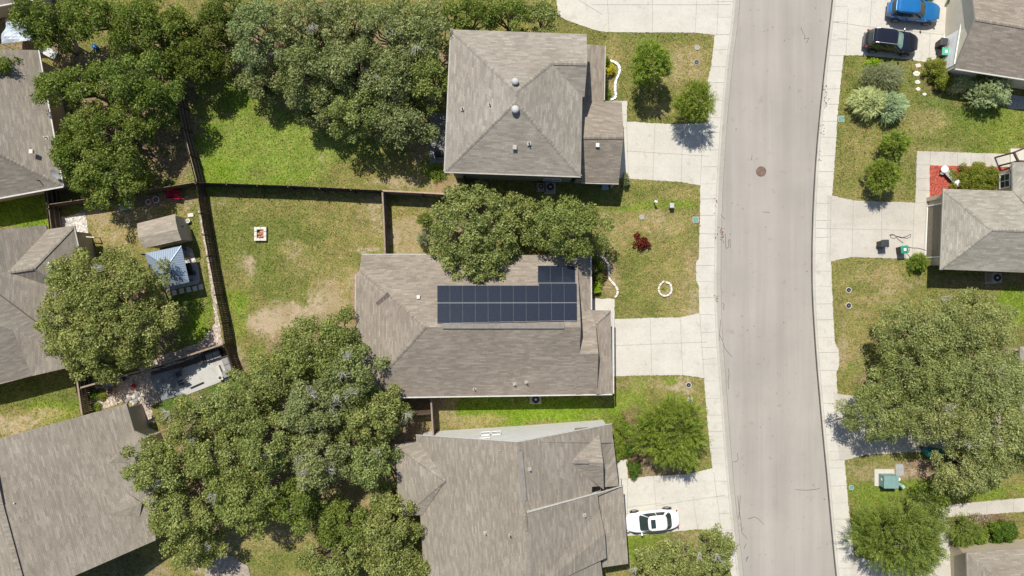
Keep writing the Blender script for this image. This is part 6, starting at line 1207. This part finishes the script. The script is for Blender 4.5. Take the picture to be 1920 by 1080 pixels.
b = MB(); p = P(97, 100, 0); b.box(p + Vector((0, 0, .4)), (1.5, .8, .06), -.5); b.box(p + Vector((0, 0, .2)), (.1, .6, .4), -.5); one(b, 'garden_table', M_ww, 'weathered pale table beside the north corner of the grey roof', 'table')

# ------------------------------------------------ patio garden at the lower left
b = MB(); b.poly([w2(*p) for p in [(344, 690), (420, 662), (446, 703), (424, 712), (352, 740), (328, 730)]], GZ, GZ + .07); struct(b.build('patio_slab', concrete('patio_concrete', (.43, .42, .40))))
b = MB(); b.poly([w2(*p) for p in [(280, 705), (342, 688), (356, 735), (302, 752)]], GZ, GZ + .065); struct(b.build('patio_slab', plain('slate_patio', (.19, .20, .21), .9, var=.3, scale=2)))
M_grey = plain('grey_cushion', (.24, .235, .225), .9); M_wick = plain('dark_wicker', (.05, .04, .038), .8)
def sofa(pxy, ang, label, n=2):
    s_ = thing('outdoor_sofa', P(*pxy, 0) + Vector((0, 0, .07)), label, 'outdoor sofa', 'outdoor sofas', R(ang)); w = .68 * n; b = MB(); b.box((0, 0, .15), (w + .16, .80, .30)); b.build('base', M_wick, s_); b = MB(); b.box((0, .36, .42), (w + .16, .12, .55)); b.build('backrest', M_wick, s_)
    for s in (-1, 1): b = MB(); b.box((s * (w / 2 + .05), 0, .3), (.10, .78, .5)); b.build('armrest', M_wick, s_)
    for k in range(n): b = MB(); b.box(((k - (n - 1) / 2) * .66, -.05, .37), (.64, .66, .14)); b.build('seat_cushion', M_grey, s_, bevel=.04)
    return s_
sofa((403, 665), 18, 'two-seat dark wicker sofa with grey cushions in the patio corner'); sofa((431, 682), -70, 'long wicker sofa with grey cushions along the right end of the patio', 2)
ot = thing('ottoman', P(428, 700, 0) + Vector((0, 0, .07)), 'square grey-topped ottoman at the lower end of the patio sofas', 'ottoman', rz=R(20)); b = MB(); b.box((0, 0, .17), (.6, .6, .33)); b.build('base', M_wick, ot); b = MB(); b.box((0, 0, .37), (.58, .58, .10)); b.build('cushion', M_grey, ot, bevel=.03)
roundtable((379, 675), 'round black table beside the two-seat wicker sofa', .40, .6); 
b = MB(); p, q = P(411, 685, 0), P(420, 706, 0); b.bar(p + Vector((0, 0, .24)), q + Vector((0, 0, .24)), .28, .40); one(b, 'low_wall', M_conc, 'low white plastered wall at the right of the patio', 'wall', bevel=.02)
ft = thing('fire_table', P(417, 707, 0) + Vector((0, 0, .07)), 'square white fire table at the lower end of the white wall', 'fire table', rz=R(20)); b = MB(); b.box((0, 0, .22), (.46, .46, .40)); b.build('base', M_conc, ft); b = MB(); b.cyl((0, 0, .425), .13, .02, 16); b.build('burner', M_dark, ft)
for i, (x, y, a, l) in enumerate([(340, 700, 20, 'upper'), (344, 716, 200, 'lower')]):
    ch = thing('folding_chair', P(x, y, 0) + Vector((0, 0, .07)), f'dark mesh folding chair on the slate patio, {l} of two', 'chair', 'dark folding chairs', R(a)); b = MB(); b.box((0, 0, .42), (.5, .5, .03)); b.build('seat', M_dark, ch); b = MB(); b.bar((-.25, 0, .42), (-.42, 0, .95), .5, .03); b.build('backrest', M_dark, ch)
    for sx in (-1, 1):
        for sy in (-1, 1): b = MB(); b.tube([(sx * .22, sy * .23, .42), (sx * .26, sy * .25, 0)], .014, 5); b.build('leg', M_pale, ch)
b = MB(); p, q = P(358, 727, 0), P(383, 716, 0); b.bar(p + Vector((0, 0, .2)), q + Vector((0, 0, .2)), .07, .12); one(b, 'bench_rail', M_dark, 'dark bar lying on the pale patio near its lower edge', 'bar')
for i, (x, y, s) in enumerate([(428, 711, .22), (439, 708, .18)]): b = MB(); p = P(x, y, 0); b.tube([p, p + Vector((0, 0, .3))], [s * .75, s], 16); b.tube([p + Vector((math.cos(t) * s, math.sin(t) * s, .3)) for t in np.linspace(0, 6.2832, 17)], .02, 5); one(b, 'plant_pot', M_black, f'black plant pot at the lower right corner of the patio, {"larger left" if i == 0 else "smaller right"} one', 'plant pot', 'black plant pots')
roundtable((212, 715), 'round glass-topped table in the shaded gravel yard', .48, .7, plain('table_glass', (.12, .13, .12), .2))
for i, (x, y) in enumerate([(213, 731), (237, 708)]):
    ch = thing('garden_chair', P(x, y, 0), ['terracotta-brown chair with a dark seat below the round glass table', 'small black chair right of the round glass table'][i], 'chair', rz=R(30 * i)); mm = [plain('terracotta', (.30, .13, .08), .8), M_black][i]; s = .55 if i == 0 else .36
    b = MB(); b.box((0, 0, .42), (s, s, .05)); b.build('seat', M_black, ch); b = MB(); b.box((0, s / 2, .65), (s, .06, .45)); b.build('backrest', mm, ch)
    for sx in (-1, 1): b = MB(); b.box((sx * s / 2, 0, .5), (.10, s * 1.1, .06)); b.build('armrest', mm, ch); 
    for sx in (-1, 1):
        for sy in (-1, 1): b = MB(); b.box((sx * s * .46, sy * s * .46, .2), (.05, .05, .42)); b.build('leg', mm, ch)
b = MB(); p = P(252, 724, 0)
for z in (0, ): b.tube([p + Vector((0, 0, h_)) for h_ in (0, .05, .14, .22, .30, .35, .37)], [.06, .15, .20, .205, .16, .08, .01], 16)
one(b, 'ball', plain('red_ball', (.62, .012, .03), .45, var=.05), 'red ball on the pale gravel beside the slate patio', 'ball', smooth=True)
M_rock = plain('pale_rock', (.46, .43, .38), .9, var=.3, scale=5)
RK = [(243, 748, .28), (252, 745, .2), (258, 741, .3), (247, 753, .18), (256, 752, .3), (262, 747, .22), (238, 752, .2), (251, 757, .2)]
for i, (x, y, s) in enumerate(RK):
    p = P(x, y, 0); bm = bmesh.new(); bmesh.ops.create_icosphere(bm, subdivisions=2, radius=1)
    for v in bm.verts: v.co = Vector((v.co.x * s, v.co.y * s * .7, v.co.z * s * .5 + s * .3)) * random.uniform(.88, 1.1)
    me = bpy.data.meshes.new('rock'); bm.to_mesh(me); bm.free(); me.materials.append(M_rock if i % 2 else plain('grey_rock', (.22, .22, .22), .9, var=.3)); o = bpy.data.objects.new('rock', me); COL.objects.link(o); o.location = p; o.rotation_euler.z = i
    tag(o, f'{"pale" if i % 2 else "grey"} rock piled by the broad grey roof, {["topmost left", "upper small", "upper right", "lower left small", "middle large", "right-hand", "leftmost", "lowest"][i]} one', 'rock', 'rocks piled by the house corner')
# logs and light wall of the back wing (house at the lower left)
bw = thing('garden_wing', (0, 0, 0), 'flat beige rear wing of the broad-roofed house facing the patio', 'house wing'); mb = MB(); wz = 2.6
ring_ = [w2(236, 765), w2(262, 757), w2(275, 800), w2(281, 812), w2(276, 850), w2(240, 850)]; mb.poly(ring_, 0.02, 2.2); mb.build('wall', M_cream, bw); recentre(bw)
b = MB(); p = P(424, 752 - 6, 0)
b = MB(); p = P(377, 745, 0); b.tube([p + Vector((0, 0, h_)) for h_ in (.0, .05, .1, .12)], [.05, .1, .07, .01], 12); one(b, 'small_ball', M_white, 'tiny white ball on the deep green lawn below the patio', 'ball', smooth=True)
# back-yard things at the bottom
b = MB(); p = P(392, 1062, 0); b.poly([w2(*q) for q in [(385, 1055), (430, 1040), (466, 1062), (472, 1090), (385, 1090)]], GZ, GZ + .07); struct(b.build('patio_slab', plain('bottom_patio', (.30, .25, .205), .9, var=.4, scale=4)))
# ------------------------------------------------ right-hand side pieces
lo = thing('sun_lounger', P(1778, 332, 0) + Vector((0, 0, .03)), 'grey ribbed lounger with white cushions at both ends, lying across the red mulch', 'lounger', rz=R(-47)); M_rib = plain('grey_ribs', (.36, .35, .32), .8)
for k in range(5): b = MB(); b.box((-.42 + k * .21, 0, .36), (.19, .50, .07)); b.build('slat', M_rib, lo, bevel=.02)
for s in (-1, 1): b = MB(); b.bar((-.6, s * .25, .32), (.6, s * .25, .32), .035, .035); b.build('side_rail', M_black, lo)
for x_ in (-.5, -.17, .17, .5):
    for s in (-1, 1): b = MB(); b.tube([(x_, s * .25, .32), (x_ + .05, s * .42, 0)], .018, 5); b.build('leg', M_black, lo)
for x_, s_ in ((-.82, 1.0), (.84, .95)):
    b = MB(); b.tube([Vector((x_, 0, h_)) for h_ in (.24, .30, .40, .48, .50)], [.22 * s_, .34 * s_, .36 * s_, .26 * s_, .03], 10); b.build('cushion', M_white, lo, smooth=True)
b = MB(); b.box((-.72, -.34, .22), (.24, .22, .16), .5); b.build('side_tray', M_rib, lo)
hs = MB(); path = [(1667, 441), (1672, 439), (1680, 443), (1690, 446), (1700, 443), (1707, 439), (1707, 444), (1700, 447), (1690, 445), (1682, 443), (1677, 447), (1670, 446), (1668, 442), (1676, 440), (1684, 449), (1693, 456)]; hs.tube([(*w2(*q), GZ + .05) for q in path], .022, 5)
one(hs, 'garden_hose', M_dark, 'dark looped hose lying on the driveway above the green bin', 'hose'); hs = MB(); hs.tube([(*w2(*q), GZ + .05) for q in [(1700, 463), (1712, 465), (1720, 465), (1728, 467), (1736, 470)]], .02, 5); hs.tube([(*w2(*q), GZ + .05) for q in [(1698, 474), (1704, 480), (1709, 485)]], .02, 5); one(hs, 'garden_hose', M_dark, 'short length of dark hose running from the green bin to the house corner', 'hose')
pt = MB(); p = P(1782, 2, 0); pt.tube([p, p + Vector((0, 0, .45))], [.24, .36], 18); one(pt, 'plant_pot', plain('terracotta_pot', (.36, .17, .11), .8), 'large terracotta pot at the top edge beside the garage', 'plant pot')
pg = thing('porch_frame', P(1912, 290, 0), 'dark brown porch frame at the right edge above the pale hipped roof', 'porch'); 
for a, b2 in (((1901, 286, 2.3), (1925, 276, 2.3)), ((1901, 286, 2.3), (1909, 302, 2.3)), ((1909, 302, 2.3), (1930, 303, 2.3))): b = MB(); b.bar(P(*a) - pg.location, P(*b2) - pg.location, .14, .16); b.build('beam', plain('dark_brown_wood', (.08, .045, .035), .7), pg)
for x, y in ((1901, 286), (1909, 302)): b = MB(); q = P(x, y, 2.3) - pg.location; b.box((q.x, q.y, 1.15), (.12, .12, 2.3)); b.build('post', MATS['dark_brown_wood'], pg)
b = MB(); b.poly([w2(*q) for q in [(1893, 279), (1990, 279), (1990, 330), (1893, 330)]], GZ, GZ + .12); struct(b.build('porch_step', M_conc))
b = MB(); b.poly([w2(*q) for q in [(1885, 176), (1960, 188), (1955, 206), (1893, 204), (1888, 200)]], GZ, GZ + .04); struct(b.build('patio_slab', M_cg))
for i, (x, y) in enumerate([(1816, 1034), (1876, 1028)]): b = MB(); p = P(x, y, 0); b.tube([p, p + Vector((0, 0, .35))], .025, 6); b.cyl(p + Vector((0, 0, .33)), .10, .07, 12); b.box(p + Vector((0, 0, .43)), (.20, .1, .03)); one(b, 'path_light', M_black, f'small black path light above the corner house roof, {"left" if i == 0 else "right"} one', 'path light', 'path lights')
b = MB(); b.poly([w2(*q) for q in [(1797, 1022), (1812, 1026), (1925, 1010), (1925, 1030), (1815, 1038), (1800, 1034)]], GZ, GZ + .05); struct(b.build('path', M_conc2))
b = MB(); p = P(1592, 914, 0)
# litter of fallen leaves at the road edge
ll = MB()
for x, y, n_ in ((1354, 438, 26), (1344, 440, 8), (1344, 560, 10), (1548, 190, 16), (1546, 165, 8), (1343, 380, 8), (1541, 243, 8), (1537, 300, 5)):
    for _ in range(n_): q = w2(x + random.gauss(0, 2.5), y + random.gauss(0, 7)); z = .02 if lx(q[1], Lw, 0) < q[0] < lx(q[1], Rw, 0) else .16; ll.box((q[0], q[1], z), (random.uniform(.05, .12), random.uniform(.04, .1), .01), random.random() * 3)
o = ll.build('fallen_leaves', plain('brown_litter', (.17, .10, .07), .9, var=.3)); tag(o, 'scattered brown leaves along the kerbs', 'fallen leaves', kind='stuff')
